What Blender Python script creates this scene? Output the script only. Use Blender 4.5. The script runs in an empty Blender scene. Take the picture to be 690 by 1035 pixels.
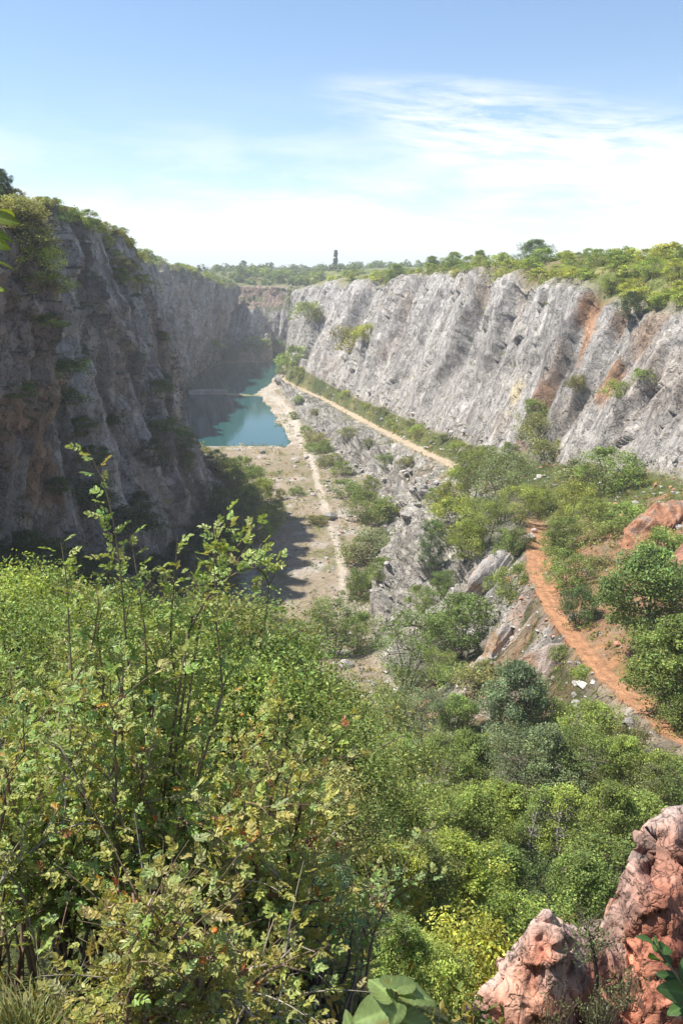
import bpy, math, random
import numpy as np
from mathutils import Vector, Matrix
from mathutils.bvhtree import BVHTree

scene = bpy.context.scene
C = scene.collection
R = math.radians
# ---------------------------------------------------------------- camera
PITCH = 16.5
FPX = 835.0                                   # focal length in pixels of the 690 x 1035 photograph
cam_d = bpy.data.cameras.new("camera")
cam = bpy.data.objects.new("camera", cam_d)
C.objects.link(cam)
cam.location = (0, 0, 0)
cam.rotation_euler = (R(90 - PITCH), 0, 0)
cam_d.sensor_fit = 'VERTICAL'
cam_d.sensor_height = 24.0
cam_d.lens = 24.0 * FPX / 1035.0
cam_d.clip_start = 0.05
cam_d.clip_end = 30000
scene.camera = cam
# ---------------------------------------------------------------- light
SUN_EL = 59.0
SUN_DIR = Vector((-0.975, 0.16, 0)).normalized() * math.cos(R(SUN_EL)) + Vector((0, 0, math.sin(R(SUN_EL))))
sun_d = bpy.data.lights.new("sun", 'SUN')
sun_d.energy = 4.5
sun_d.angle = R(0.53)
sun_d.color = (1.0, 0.95, 0.86)
sun = bpy.data.objects.new("sun", sun_d)
C.objects.link(sun)
sun.rotation_euler = SUN_DIR.to_track_quat('Z', 'Y').to_euler()
sun.location = (0, 0, 200)

world = bpy.data.worlds.new("World")
scene.world = world
world.use_nodes = True
nt = world.node_tree
nt.nodes.clear()
def N(nt, typ, **kw):
    n = nt.nodes.new(typ)
    for k, v in kw.items():
        if k.startswith('i_'):
            key = k[2:]
            key = int(key) if key.isdigit() else key
            n.inputs[key].default_value = v
        else:
            setattr(n, k, v)
    return n
def mathn(nt, op, a, b=None, clamp=False):
    n = nt.nodes.new('ShaderNodeMath'); n.operation = op; n.use_clamp = clamp
    for i, v in enumerate((a, b)):
        if v is None: continue
        if isinstance(v, (int, float)): n.inputs[i].default_value = v
        else: nt.links.new(v, n.inputs[i])
    return n.outputs[0]
def ramp(nt, fac, stops):
    n = nt.nodes.new('ShaderNodeValToRGB')
    e = n.color_ramp.elements
    while len(e) < len(stops): e.new(0.5)
    for el, (p, c) in zip(e, stops):
        el.position = p; el.color = (c, c, c, 1) if isinstance(c, (int, float)) else tuple(c) + (1,)
    nt.links.new(fac, n.inputs[0])
    return n.outputs[0]
def mixc(nt, fac, a, b, mode='MIX'):
    n = nt.nodes.new('ShaderNodeMix'); n.data_type = 'RGBA'; n.blend_type = mode
    for sock, v in ((n.inputs[0], fac), (n.inputs[6], a), (n.inputs[7], b)):
        if isinstance(v, (int, float)): sock.default_value = v
        elif isinstance(v, tuple): sock.default_value = v + (1,) if len(v) == 3 else v
        else: nt.links.new(v, sock)
    return n.outputs[2]

sky = N(nt, 'ShaderNodeTexSky', sky_type='NISHITA', sun_disc=False)
sky.sun_elevation = R(SUN_EL)
sky.sun_rotation = math.atan2(SUN_DIR.x, SUN_DIR.y)
sky.altitude = 350; sky.air_density = 1.0; sky.dust_density = 0.1; sky.ozone_density = 2.6
tc = N(nt, 'ShaderNodeTexCoord')
sep = N(nt, 'ShaderNodeSeparateXYZ'); nt.links.new(tc.outputs['Generated'], sep.inputs[0])
az = mathn(nt, 'ARCTAN2', sep.outputs[0], sep.outputs[1])
el = mathn(nt, 'ARCSINE', sep.outputs[2])
def sky_noise(sx, sy, shear, detail, rough, seed, dist=0.0):
    cx = mathn(nt, 'ADD', mathn(nt, 'MULTIPLY', az, sx), mathn(nt, 'MULTIPLY', el, shear))
    cy = mathn(nt, 'MULTIPLY', el, sy)
    cb = N(nt, 'ShaderNodeCombineXYZ'); nt.links.new(cx, cb.inputs[0]); nt.links.new(cy, cb.inputs[1]); cb.inputs[2].default_value = seed
    n = N(nt, 'ShaderNodeTexNoise'); n.inputs['Scale'].default_value = 1; n.inputs['Detail'].default_value = detail
    n.inputs['Roughness'].default_value = rough; n.inputs['Distortion'].default_value = dist
    nt.links.new(cb.outputs[0], n.inputs['Vector'])
    return n.outputs[0]
# thin veil near the horizon, brighter puffs low down and long cirrus streaks on the right
low = sky_noise(6, 24, 3, 8, 0.6, 3.3, 0.3)
veil = mathn(nt, 'MULTIPLY', ramp(nt, low, [(0.40, 0.0), (0.60, 1.0)]), ramp(nt, mathn(nt, 'ADD', el, mathn(nt, 'MULTIPLY', az, -0.03)), [(0.0, 0.95), (0.06, 0.85), (0.11, 0.5), (0.16, 0.08), (0.2, 0.0)]))
cir = sky_noise(8, 40, 24, 9, 0.68, 7.9, 0.35)
# the streaks lie in a patch of the sky around azimuth 17 deg, elevation 8 deg, sloping down to the right
da = mathn(nt, 'SUBTRACT', az, 0.28)
de = mathn(nt, 'ADD', mathn(nt, 'SUBTRACT', el, 0.118), mathn(nt, 'MULTIPLY', da, 0.20))
rr = mathn(nt, 'ADD', mathn(nt, 'MULTIPLY', mathn(nt, 'POWER', mathn(nt, 'ABSOLUTE', mathn(nt, 'DIVIDE', da, 0.33)), 2.0), 1.0),
           mathn(nt, 'POWER', mathn(nt, 'ABSOLUTE', mathn(nt, 'DIVIDE', de, 0.058)), 2.0))
patch = ramp(nt, rr, [(0.0, 1.0), (1.0, 0.0)])
cirrus = mathn(nt, 'MULTIPLY', ramp(nt, cir, [(0.42, 0.0), (0.64, 1.0)]), patch)
puf = sky_noise(11, 46, 0, 6, 0.55, 1.7, 0.2)
puffs = mathn(nt, 'MULTIPLY', ramp(nt, puf, [(0.48, 0.0), (0.58, 1.0)]), ramp(nt, el, [(0.0, 0.6), (0.05, 1.0), (0.10, 0.0)]))
cloud = mathn(nt, 'ADD', mathn(nt, 'ADD', mathn(nt, 'MULTIPLY', veil, 0.95), mathn(nt, 'MULTIPLY', cirrus, 1.25)), mathn(nt, 'MULTIPLY', puffs, 0.4), clamp=True)
skyc = mixc(nt, cloud, mixc(nt, 1.0, sky.outputs[0], (0.96, 0.96, 0.97), 'MULTIPLY'), (6.6, 6.75, 7.0))
bg = N(nt, 'ShaderNodeBackground'); bg.inputs[1].default_value = 0.092
nt.links.new(skyc, bg.inputs[0])
wo = N(nt, 'ShaderNodeOutputWorld'); nt.links.new(bg.outputs[0], wo.inputs[0])

vs = scene.view_settings
vs.view_transform = 'Standard'; vs.look = 'None'; vs.gamma = 1.0; vs.use_curve_mapping = False
vs.exposure = 0.98
scene.render.engine = 'CYCLES'
cy = scene.cycles
cy.use_denoising = True
cy.max_bounces = 6; cy.diffuse_bounces = 3; cy.glossy_bounces = 2; cy.transmission_bounces = 4; cy.volume_bounces = 1; cy.transparent_max_bounces = 8
cy.use_fast_gi = False

# ---------------------------------------------------------------- helpers
rng = np.random.default_rng(7)
cp, sp = math.cos(R(PITCH)), math.sin(R(PITCH))
def ray(px, py):
    """direction through a pixel of the 690 x 1035 photograph"""
    u = (px - 345.0) / FPX; v = (517.5 - py) / FPX
    return np.array((u, cp + v * sp, -sp + v * cp))
def at(px, py, y):
    d = ray(px, py); return d * (y / d[1])
def pix(p):
    x, y, z = p
    w = y * cp - z * sp
    v = (y * sp + z * cp) / w
    return 345 + FPX * x / w, 517.5 - FPX * v, w

def _hash(ix, iy, iz, seed):
    h = (ix.astype(np.int64) * 374761393 + iy.astype(np.int64) * 668265263 + iz.astype(np.int64) * 2147483647 + seed * 974634777) & 0x7fffffff
    h = ((h ^ (h >> 13)) * 1274126177) & 0x7fffffff
    h = ((h ^ (h >> 16)) * 69069) & 0x7fffffff
    return ((h ^ (h >> 11)) & 0xffff) / 32767.5 - 1.0
def vnoise(x, y, z, seed=0):
    """smooth value noise, about -1 .. 1"""
    x, y, z = np.broadcast_arrays(np.asarray(x, float), np.asarray(y, float), np.asarray(z, float))
    ix, iy, iz = np.floor(x), np.floor(y), np.floor(z)
    fx, fy, fz = x - ix, y - iy, z - iz
    fx = fx * fx * (3 - 2 * fx); fy = fy * fy * (3 - 2 * fy); fz = fz * fz * (3 - 2 * fz)
    ix = ix.astype(np.int64); iy = iy.astype(np.int64); iz = iz.astype(np.int64)
    r = 0
    for a in (0, 1):
        wx = fx if a else 1 - fx
        for b in (0, 1):
            wy = fy if b else 1 - fy
            for c in (0, 1):
                wz = fz if c else 1 - fz
                r = r + wx * wy * wz * _hash(ix + a, iy + b, iz + c, seed)
    return r
def fbm(x, y, z, octv=4, seed=0, gain=0.5, lac=2.03):
    r = 0; a = 1; t = 0
    for o in range(octv):
        r = r + a * vnoise(x, y, z, seed + o * 17); t += a
        a *= gain; x = x * lac; y = y * lac; z = z * lac
    return r / t
def sstep(x, a, b):
    t = np.clip((x - a) / (b - a), 0, 1); return t * t * (3 - 2 * t)

def mesh_obj(name, verts, faces, mat=None, parent=None, cols=None, smooth=True, sizes=None):
    """faces: (n,4) or (n,3) array, or a flat index array with sizes"""
    me = bpy.data.meshes.new(name)
    verts = np.asarray(verts, np.float32).reshape(-1, 3)
    if sizes is None:
        faces = np.asarray(faces, np.int32)
        sizes = np.full(len(faces), faces.shape[1], np.int32)
        flat = faces.ravel()
    else:
        flat = np.asarray(faces, np.int32); sizes = np.asarray(sizes, np.int32)
    me.vertices.add(len(verts)); me.vertices.foreach_set('co', verts.ravel())
    me.loops.add(len(flat)); me.loops.foreach_set('vertex_index', flat)
    me.polygons.add(len(sizes))
    st = np.zeros(len(sizes), np.int32); st[1:] = np.cumsum(sizes)[:-1]
    me.polygons.foreach_set('loop_start', st)
    me.polygons.foreach_set('loop_total', sizes)
    me.polygons.foreach_set('use_smooth', np.full(len(sizes), smooth))
    if cols is not None:
        a = me.color_attributes.new('tint', 'FLOAT_COLOR', 'POINT')
        c4 = np.ones((len(verts), 4), np.float32); c4[:, :3] = cols
        a.data.foreach_set('color', c4.ravel())
    me.update(calc_edges=True)
    if mat: me.materials.append(mat)
    o = bpy.data.objects.new(name, me); C.objects.link(o)
    if parent is not None: o.parent = parent
    return o
class MB:
    """collects quads and tubes, links them as one mesh"""
    def __init__(s): s.v = []; s.f = []; s.s = []; s.c = []; s.n = 0
    def add(s, v, f, c=(1, 1, 1)):
        v = np.asarray(v, float).reshape(-1, 3)
        f = np.asarray(f, np.int64)
        s.v.append(v); s.f.append((f + s.n).ravel()); s.s.append(np.full(len(f), f.shape[1]))
        c = np.asarray(c, float)
        s.c.append(np.broadcast_to(c, (len(v), 3)) if c.ndim == 1 else c)
        s.n += len(v)
    def tube(s, pts, rad, sides=5, c=(1, 1, 1)):
        pts = np.asarray(pts, float); n = len(pts)
        rad = np.broadcast_to(np.asarray(rad, float), (n,))
        t = np.gradient(pts, axis=0); t /= np.linalg.norm(t, axis=1)[:, None] + 1e-9
        ref = np.where(np.abs(t[:, 2:3]) > 0.9, np.array([[1., 0, 0]]), np.array([[0, 0, 1.]]))
        a = np.cross(t, ref); a /= np.linalg.norm(a, axis=1)[:, None] + 1e-9
        b = np.cross(t, a)
        an = np.arange(sides) * 2 * math.pi / sides
        v = pts[:, None, :] + rad[:, None, None] * (np.cos(an)[None, :, None] * a[:, None, :] + np.sin(an)[None, :, None] * b[:, None, :])
        i = np.arange(n - 1)[:, None] * sides; k = np.arange(sides)[None, :]; k2 = (k + 1) % sides
        f = np.stack([i + k, i + k2, i + sides + k2, i + sides + k], -1).reshape(-1, 4)
        s.add(v, f, c)
        s.add(pts[-1:] + t[-1:] * rad[-1], np.zeros((0, 4)), c)
    def build(s, name, mat, parent=None, smooth=True):
        return mesh_obj(name, np.concatenate(s.v), np.concatenate(s.f), mat, parent, np.concatenate(s.c), smooth, np.concatenate(s.s))
def tag(o, label=None, cat=None, group=None, kind=None):
    for k, v in (('label', label), ('category', cat), ('group', group), ('kind', kind)):
        if v: o[k] = v
    return o
def empty(name, loc):
    o = bpy.data.objects.new(name, None); C.objects.link(o); o.location = loc; o.empty_display_size = 0.3
    return o

# ---------------------------------------------------------------- materials
def new_mat(name):
    m = bpy.data.materials.new(name); m.use_nodes = True
    m.node_tree.nodes.clear()
    return m, m.node_tree
def earth_material(name, bump_scale=1.0, bump=0.5, stretch=0.3, rough=0.9, dist=0.4, xs=1.0, joints=0.0):
    """pigment from the 'tint' attribute, broken up by noise, with rock grain as bump"""
    m, t = new_mat(name)
    out = N(t, 'ShaderNodeOutputMaterial'); b = N(t, 'ShaderNodeBsdfPrincipled')
    t.links.new(b.outputs[0], out.inputs[0])
    at_ = N(t, 'ShaderNodeAttribute', attribute_name='tint')
    tc = N(t, 'ShaderNodeTexCoord'); mp = N(t, 'ShaderNodeMapping')
    mp.inputs['Scale'].default_value = (bump_scale * xs, bump_scale, bump_scale * stretch)
    t.links.new(tc.outputs['Object'], mp.inputs[0])
    n1 = N(t, 'ShaderNodeTexNoise'); n1.inputs['Scale'].default_value = 0.9; n1.inputs['Detail'].default_value = 8; n1.inputs['Roughness'].default_value = 0.68
    t.links.new(mp.outputs[0], n1.inputs['Vector'])
    n2 = N(t, 'ShaderNodeTexNoise'); n2.inputs['Scale'].default_value = 4.5; n2.inputs['Detail'].default_value = 6; n2.inputs['Roughness'].default_value = 0.7
    t.links.new(tc.outputs['Object'], n2.inputs['Vector'])
    f = ramp(t, n1.outputs[0], [(0.30, 0.62), (0.50, 1.0), (0.70, 1.28)])
    c = mixc(t, 1.0, at_.outputs['Color'], f, 'MULTIPLY')
    c = mixc(t, 0.6, c, ramp(t, n2.outputs[0], [(0.32, 0.62), (0.68, 1.35)]), 'MULTIPLY')
    jh = None
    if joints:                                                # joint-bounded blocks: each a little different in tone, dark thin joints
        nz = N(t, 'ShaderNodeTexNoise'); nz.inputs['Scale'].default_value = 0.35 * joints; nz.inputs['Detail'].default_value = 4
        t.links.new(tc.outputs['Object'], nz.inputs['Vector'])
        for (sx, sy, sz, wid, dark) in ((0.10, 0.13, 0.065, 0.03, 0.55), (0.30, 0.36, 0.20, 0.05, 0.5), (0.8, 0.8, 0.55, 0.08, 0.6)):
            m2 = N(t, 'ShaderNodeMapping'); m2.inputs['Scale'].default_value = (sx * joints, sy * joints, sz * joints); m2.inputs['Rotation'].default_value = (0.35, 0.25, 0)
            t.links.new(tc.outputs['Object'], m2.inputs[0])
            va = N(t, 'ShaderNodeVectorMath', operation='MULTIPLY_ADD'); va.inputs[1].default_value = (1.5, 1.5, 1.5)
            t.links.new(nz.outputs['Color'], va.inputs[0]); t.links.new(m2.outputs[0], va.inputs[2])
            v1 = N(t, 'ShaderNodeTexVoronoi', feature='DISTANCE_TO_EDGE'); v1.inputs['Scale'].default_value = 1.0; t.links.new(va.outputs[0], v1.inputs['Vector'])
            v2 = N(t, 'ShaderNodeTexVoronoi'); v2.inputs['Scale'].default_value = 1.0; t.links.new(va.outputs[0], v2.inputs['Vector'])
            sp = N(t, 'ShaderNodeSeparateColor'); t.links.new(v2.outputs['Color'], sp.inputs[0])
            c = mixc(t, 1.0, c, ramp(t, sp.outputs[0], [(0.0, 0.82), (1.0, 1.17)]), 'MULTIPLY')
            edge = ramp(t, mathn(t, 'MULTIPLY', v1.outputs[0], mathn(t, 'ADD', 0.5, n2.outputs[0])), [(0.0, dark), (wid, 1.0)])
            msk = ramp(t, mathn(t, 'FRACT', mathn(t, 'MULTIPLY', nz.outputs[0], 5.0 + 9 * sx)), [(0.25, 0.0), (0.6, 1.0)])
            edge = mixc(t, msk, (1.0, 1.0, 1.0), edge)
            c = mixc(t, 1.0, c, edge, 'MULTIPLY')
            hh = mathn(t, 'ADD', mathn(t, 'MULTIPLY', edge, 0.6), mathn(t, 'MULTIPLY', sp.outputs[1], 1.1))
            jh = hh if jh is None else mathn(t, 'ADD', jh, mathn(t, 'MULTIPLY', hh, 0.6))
    t.links.new(c, b.inputs['Base Color'])
    b.inputs['Roughness'].default_value = rough
    b.inputs['Specular IOR Level'].default_value = 0.2
    vo = N(t, 'ShaderNodeTexVoronoi'); vo.inputs['Scale'].default_value = 1.1
    t.links.new(mp.outputs[0], vo.inputs['Vector'])
    h = mathn(t, 'ADD', mathn(t, 'MULTIPLY', n1.outputs[0], 1.4), mathn(t, 'ADD', mathn(t, 'MULTIPLY', vo.outputs[0], 0.35), mathn(t, 'MULTIPLY', n2.outputs[0], 0.5)))
    if jh is not None: h = mathn(t, 'ADD', h, jh)
    bp = N(t, 'ShaderNodeBump'); bp.inputs['Strength'].default_value = bump; bp.inputs['Distance'].default_value = dist
    t.links.new(h, bp.inputs['Height']); t.links.new(bp.outputs[0], b.inputs['Normal'])
    return m
M_ROCK = M_SOIL = earth_material('quarry_earth', 0.9, 0.85, 0.45, dist=0.6)
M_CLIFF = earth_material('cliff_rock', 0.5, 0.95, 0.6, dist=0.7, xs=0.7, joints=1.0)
M_STONE = earth_material('loose_stone', 2.5, 0.7, 1.0, dist=0.12)
M_RED = earth_material('red_rock', 3.0, 0.95, 0.7, dist=0.045, joints=9.0)

def leaf_material(name, trans=0.42, gloss=0.014, rough=0.55):
    """leaf pigment = object colour x per-leaf tint; light passes through the blade"""
    m, t = new_mat(name)
    out = N(t, 'ShaderNodeOutputMaterial')
    at_ = N(t, 'ShaderNodeAttribute', attribute_name='tint')
    oi = N(t, 'ShaderNodeObjectInfo')
    c = mixc(t, 1.0, at_.outputs['Color'], oi.outputs['Color'], 'MULTIPLY')
    d = N(t, 'ShaderNodeBsdfDiffuse'); tr = N(t, 'ShaderNodeBsdfTranslucent'); g = N(t, 'ShaderNodeBsdfGlossy')
    g.inputs['Roughness'].default_value = rough; g.inputs['Color'].default_value = (1, 1, 1, 1)
    t.links.new(c, d.inputs[0])
    tc_ = mixc(t, 1.0, c, (1.25, 1.15, 0.6), 'MULTIPLY')
    t.links.new(tc_, tr.inputs[0])
    m1 = N(t, 'ShaderNodeMixShader'); m1.inputs[0].default_value = trans
    t.links.new(d.outputs[0], m1.inputs[1]); t.links.new(tr.outputs[0], m1.inputs[2])
    m2 = N(t, 'ShaderNodeMixShader'); m2.inputs[0].default_value = gloss
    t.links.new(m1.outputs[0], m2.inputs[1]); t.links.new(g.outputs[0], m2.inputs[2])
    t.links.new(m2.outputs[0], out.inputs[0])
    return m
M_LEAF = leaf_material('foliage')
M_ROSE = leaf_material('rose_leaf', 0.38, 0.022, 0.45)
def bark_material(name):
    m, t = new_mat(name)
    out = N(t, 'ShaderNodeOutputMaterial'); b = N(t, 'ShaderNodeBsdfPrincipled'); t.links.new(b.outputs[0], out.inputs[0])
    at_ = N(t, 'ShaderNodeAttribute', attribute_name='tint')
    tc = N(t, 'ShaderNodeTexCoord'); n1 = N(t, 'ShaderNodeTexNoise'); n1.inputs['Scale'].default_value = 14; n1.inputs['Detail'].default_value = 5
    t.links.new(tc.outputs['Object'], n1.inputs['Vector'])
    c = mixc(t, 1.0, at_.outputs['Color'], ramp(t, n1.outputs[0], [(0.3, 0.5), (0.7, 1.4)]), 'MULTIPLY')
    t.links.new(c, b.inputs['Base Color']); b.inputs['Roughness'].default_value = 0.85
    return m
M_BARK = bark_material('bark')

# ---------------------------------------------------------------- terrain: profiles lofted along the quarry
# y stations
ys = list(np.arange(-40, 0, 2.0)); y = 0.0
while y < 70: ys.append(y); y += 0.35
while y < 640: ys.append(y); y += min(1.5, max(0.35, 0.0046 * y))
while y < 730: ys.append(y); y += 0.8
st = 1.0
while y < 7000: ys.append(y); st *= 1.09; y += st
ys = np.array(ys); NY = len(ys)

def pk(y, px, py): p = at(px, py, y); return (y, p[0], p[2])      # key seen in the photograph
K = {}
END = [(652, -66.5), (662, -47), (668, -32), (677, -29), (700, -16.5), (740, -12.5), (850, -7.5), (1000, -6), (1600, -9), (3000, -10), (7000, -2)]
def end(xs):
    return [(yy, xs, zz) for yy, zz in END]
K['LL'] = [(-40, -3000, 10), (300, -3000, 10), (700, -3000, 6), (1600, -3000, -15), (7000, -3000, -2)]
K['LP'] = [(-40, -130, 12), (100, -120, 14), (200, -125, 15), (300, -150, 8), (400, -190, 6), (600, -230, 1), (740, -250, -10), (1000, -300, -14), (1600, -300, -14), (7000, -300, 0)]
K['LT'] = [(-40, -62, 8), (60, -62, 11), (100, -58, 6.2), (130, -62, 7), (160, -64, 9.0), (185, -63, 9.8), (205, -63, 8), (225, -68, 6), (260, -92, 4), (330, -108, 5.0), (400, -120, 5.0), (500, -126, 3), (580, -118, 0), (640, -100, -8), (700, -95, -18.5), (740, -90, -12.5), (850, -90, -7.5), (1000, -120, -6), (1600, -120, -9), (7000, -120, -2)]
K['LR'] = [(-40, -46, 3), (40, -46, 5), (80, -45, 7.5), (100, -42.5, 3.6), (112, -40.5, 3.2), (122, -47, 3.4), (132, -55, 5), (145, -56, 8)] + \
    [pk(160, 55, 221), pk(180, 92, 219), pk(200, 126, 238), pk(215, 143, 260)] + \
    [(235, -66, 2), (262, -84, 1.5), (330, -97, 1), pk(400, 150, 268), pk(470, 178, 274), pk(540, 212, 284), pk(600, 236, 294), (640, -78, -15), (677, -84, -24), (700, -84, -18.5), (740, -80, -12.5), (850, -80, -7.5), (1000, -80, -6), (1600, -80, -9), (7000, -80, -2)]
K['LM'] = [(-40, -43, -2), (40, -43, -8), (80, -42.5, -10), (100, -41, -13), (112, -39.5, -15), (122, -44, -15), (132, -50, -16), (145, -51, -17)] + \
    [(165, -46, -22), (190, -42, -24)] + [pk(207, 162, 345), pk(220, 172, 360)] + \
    [(240, -58, -30), (262, -76, -30), (330, -90, -32), pk(400, 160, 330), pk(470, 182, 335), pk(540, 206, 330), pk(600, 226, 330), (640, -86, -42), (662, -88, -42), (677, -88, -27), (700, -86, -18.5), (740, -82, -12.5), (850, -82, -7.5), (1000, -80, -6), (1600, -78, -9), (7000, -78, -2)]
K['LF'] = [(-40, -40, -2), (0, -38, -4), (12, -38, -6), (25, -40, -12), (40, -42, -19), (60, -43.5, -27), (85, -43, -33)] + \
    [pk(110, 2, 560), pk(140, 84, 568), pk(165, 150, 575), pk(185, 190, 550), pk(205, 208, 520), pk(225, 214, 492), pk(250, 212, 455)] + \
    [(275, -64, -64), (330, -80, -66)] + [pk(400, 168, 406), pk(460, 182, 390), pk(540, 203, 375), (588, -92, -66), (600, -92, -46), (612, -92, -30), (650, -92, -28)] + [e for e in end(-92) if e[0] > 670]
K['FL'] = [(-40, -10, -1.2), (0, -8, -1.65), (2, -7, -1.9), (3, -7, -2.3), (6, -8, -3.8), (12, -9, -7.4), (20, -10, -12), (25, -11, -15.5), (40, -14, -25.5), (60, -18, -39), (80, -20, -47.5), (100, -24, -55)] + \
    [pk(140, 225, 628), pk(165, 240, 588), pk(190, 250, 545), pk(230, 258, 505), pk(270, 238, 475), pk(306, 207, 450)] + \
    [(330, -75, -68), (400, -79, -68), (460, -84, -68), (540, -84, -68), (590, -74, -67), (606, -67, -48), (618, -64, -32), (650, -64, -29)] + [(a_, -66, c_) for a_, c_ in END if a_ > 670]
K['FW'] = [(-40, 0, -1.2), (0, 0, -1.75), (1.2, 0, -1.85), (2, 0, -2.25), (3, 0, -3.1), (6, 0, -5.9), (12, 0, -10.6), (25, -1, -19.8), (40, -2, -29.5), (60, -3, -40.5), (80, -4, -48.5), (100, -6, -55)] + \
    [pk(134, 310, 640), pk(160, 322, 590), pk(190, 318, 545), pk(230, 306, 500), pk(270, 300, 470), pk(306, 297, 451), pk(333, 291, 437), pk(380, 279, 417), pk(430, 268, 400), pk(446, 262, 396), pk(480, 277, 387), pk(560, 287, 370), pk(640, 292, 358)] + end(-46)
K['FR'] = [(-40, 8, -1.2), (0, 5, -2.5), (3, 4.5, -6.2), (6, 4.5, -9.0), (12, 5, -14.0), (25, 7, -22.5), (40, 8, -30.5), (60, 9, -41), (80, 8, -48.5), (100, 6.5, -55)] + \
    [pk(115, 372, 668), pk(134, 370, 640), pk(160, 378, 590), pk(194, 386, 540), pk(230, 378, 500), pk(273, 342, 467), pk(333, 306, 434), pk(393, 294, 411), pk(446, 283, 396), pk(480, 284, 387), pk(560, 289, 370), pk(640, 293, 357)] + end(-43)
road = [(652, 293, 356), (600, 290, 362), (540, 287, 373), (480, 285, 384), (440, 303, 393), (393, 330, 405), (345, 356, 419), (303, 380, 432), (240, 425, 455), (194, 468, 475), (160, 512, 502), (134, 543, 532), (118, 540, 555), (103, 541, 580), (85, 560, 620), (65, 608, 680), (48.6, 690, 747)]
ROADC = sorted([pk(*r) for r in road])
ROADC = [(-40, 34, -8), (0, 34, -16), (20, 31, -23), (35, 27, -27.5)] + ROADC
def half(y): return 1.0 if y < 120 else 1.6
K['BO'] = [(a, b - half(a), c) for a, b, c in ROADC if a < 640] + end(-40)
K['BI'] = [(a, b + half(a), c) for a, b, c in ROADC if a < 640] + end(-37)
K['BM'] = [(-40, 20, -5), (0, 18, -10), (12, 17, -15.5), (25, 17, -22), (40, 17, -29), (60, 18, -37), (80, 18.5, -43), (100, 18, -48), (118, 21, -51), (134, 22, -52), (160, 19, -56), (194, 19, -55.5)] + \
    [pk(230, 400, 478), pk(273, 368, 457), pk(333, 325, 431), pk(393, 306, 410), pk(446, 290, 395), pk(480, 284.6, 386), pk(560, 289.4, 371)] + end(-41.5)
K['RF'] = [(-40, 64, -2), (0, 62, -6), (30, 56, -14), (60, 50, -21), (80, 47, -24.5), (100, 47.5, -28)] + \
    [pk(123, 690, 482), pk(150, 600, 474), pk(175, 550, 468), pk(200, 505, 458), pk(240, 452, 442), pk(300, 398, 418), pk(345, 366, 405), pk(393, 340, 392), pk(440, 315, 378), pk(480, 297, 368), pk(540, 291, 360), pk(600, 291, 352)] + end(-34)
K['RM'] = [(-40, 76, 0), (0, 72, -2), (30, 70, -6), (60, 64, -12), (80, 60, -13), (100, 58, -15)] + \
    [pk(123, 755, 400), pk(150, 640, 395), pk(200, 545, 375), pk(240, 490, 365), pk(300, 430, 350), pk(345, 393, 342), pk(393, 362, 340), pk(440, 332, 330), pk(480, 313, 325), pk(540, 297, 325), pk(600, 294, 320)] + end(-32)
K['RR'] = [(-40, 92, 2), (0, 88, 0), (30, 86, -2), (60, 82, -4), (80, 78, -5), (100, 74, -6), (120, 69, -6.5)] + \
    [pk(150, 690, 321), pk(170, 632, 313), pk(188, 592, 300), pk(200, 573, 292), pk(230, 525, 286), pk(265, 488, 281), pk(300, 462, 278), pk(345, 425, 279), pk(393, 390, 283), pk(440, 358, 285), pk(480, 334, 288), pk(540, 311, 291), pk(600, 300, 294), pk(645, 296, 297), (660, -33, -20), (677, -30, -19), (700, -29, -18.5), (740, -28, -12.5), (850, -28, -7.5), (1000, -28, -6), (1600, -25, -9), (7000, -25, -2)]
K['RT'] = [(-40, 112, 4), (60, 100, 1), (100, 90, -0.5), (120, 84, -1.2), (150, 76, -1.5), (188, 66, -1.2), (230, 60, 0.0), (300, 54, 0.5), (345, 50, -1), (393, 44, -2), (480, 18, -4), (540, 2, -6), (600, -8, -8), (660, -12, -11), (740, -10, -12.5), (850, -10, -7.5), (1000, -10, -6), (1600, -10, -9), (7000, 0, -2)]
K['RP'] = [(-40, 190, 7), (100, 170, 4), (188, 140, 3.5), (230, 130, 4), (300, 124, 3.5), (400, 110, 1), (540, 70, -2), (740, 60, -12.5), (850, 60, -7.5), (1000, 60, -6), (1600, 80, -9), (7000, 120, -2)]
K['RX'] = [(-40, 3000, 10), (300, 3000, 8), (740, 3000, 2), (1600, 3000, -15), (7000, 3000, -2)]
ORDER = ['LL', 'LP', 'LT', 'LR', 'LM', 'LF', 'FL', 'FW', 'FR', 'BM', 'BO', 'BI', 'RF', 'RM', 'RR', 'RT', 'RP', 'RX']
SEG = [10, 20, 26, 66, 70, 46, 54, 30, 34, 36, 10, 52, 70, 66, 40, 30, 12]
#            LL  LP  LT   LR   LM   LF   FL    FW    FR    BM   BO    BI    RF   RM   RR   RT   RP  RX
W_ROCK =    [0, 0.0, 0.1, 0.85, 1.0, 0.55, 0.08, 0.03, 0.30, 0.95, 0.25, 0.02, 0.45, 1.0, 0.75, 0.1, 0, 0]
W_SOFT =    [1, 1.0, 0.6, 0.4, 0.3, 1.0, 0.5, 0.3, 0.3, 0.4, 0.05, 0.05, 0.6, 0.3, 0.4, 0.8, 1, 1]
for yy in (134, 160, 194, 230, 273, 333, 393, 446, 480, 560):
    pass
def smooth_nodes(a, sig=3):
    k = np.exp(-0.5 * (np.arange(-9, 10) / sig) ** 2); k /= k.sum()
    p = np.concatenate([np.full(9, a[0]), a, np.full(9, a[-1])])
    return np.convolve(p, k, 'valid')
nodes = np.zeros((NY, len(ORDER), 3))
for j, k in enumerate(ORDER):
    a = np.array(sorted(K[k]))
    nodes[:, j, 0] = smooth_nodes(np.interp(ys, a[:, 0], a[:, 1]))
    nodes[:, j, 1] = ys
    nodes[:, j, 2] = smooth_nodes(np.interp(ys, a[:, 0], a[:, 2]))
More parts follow.
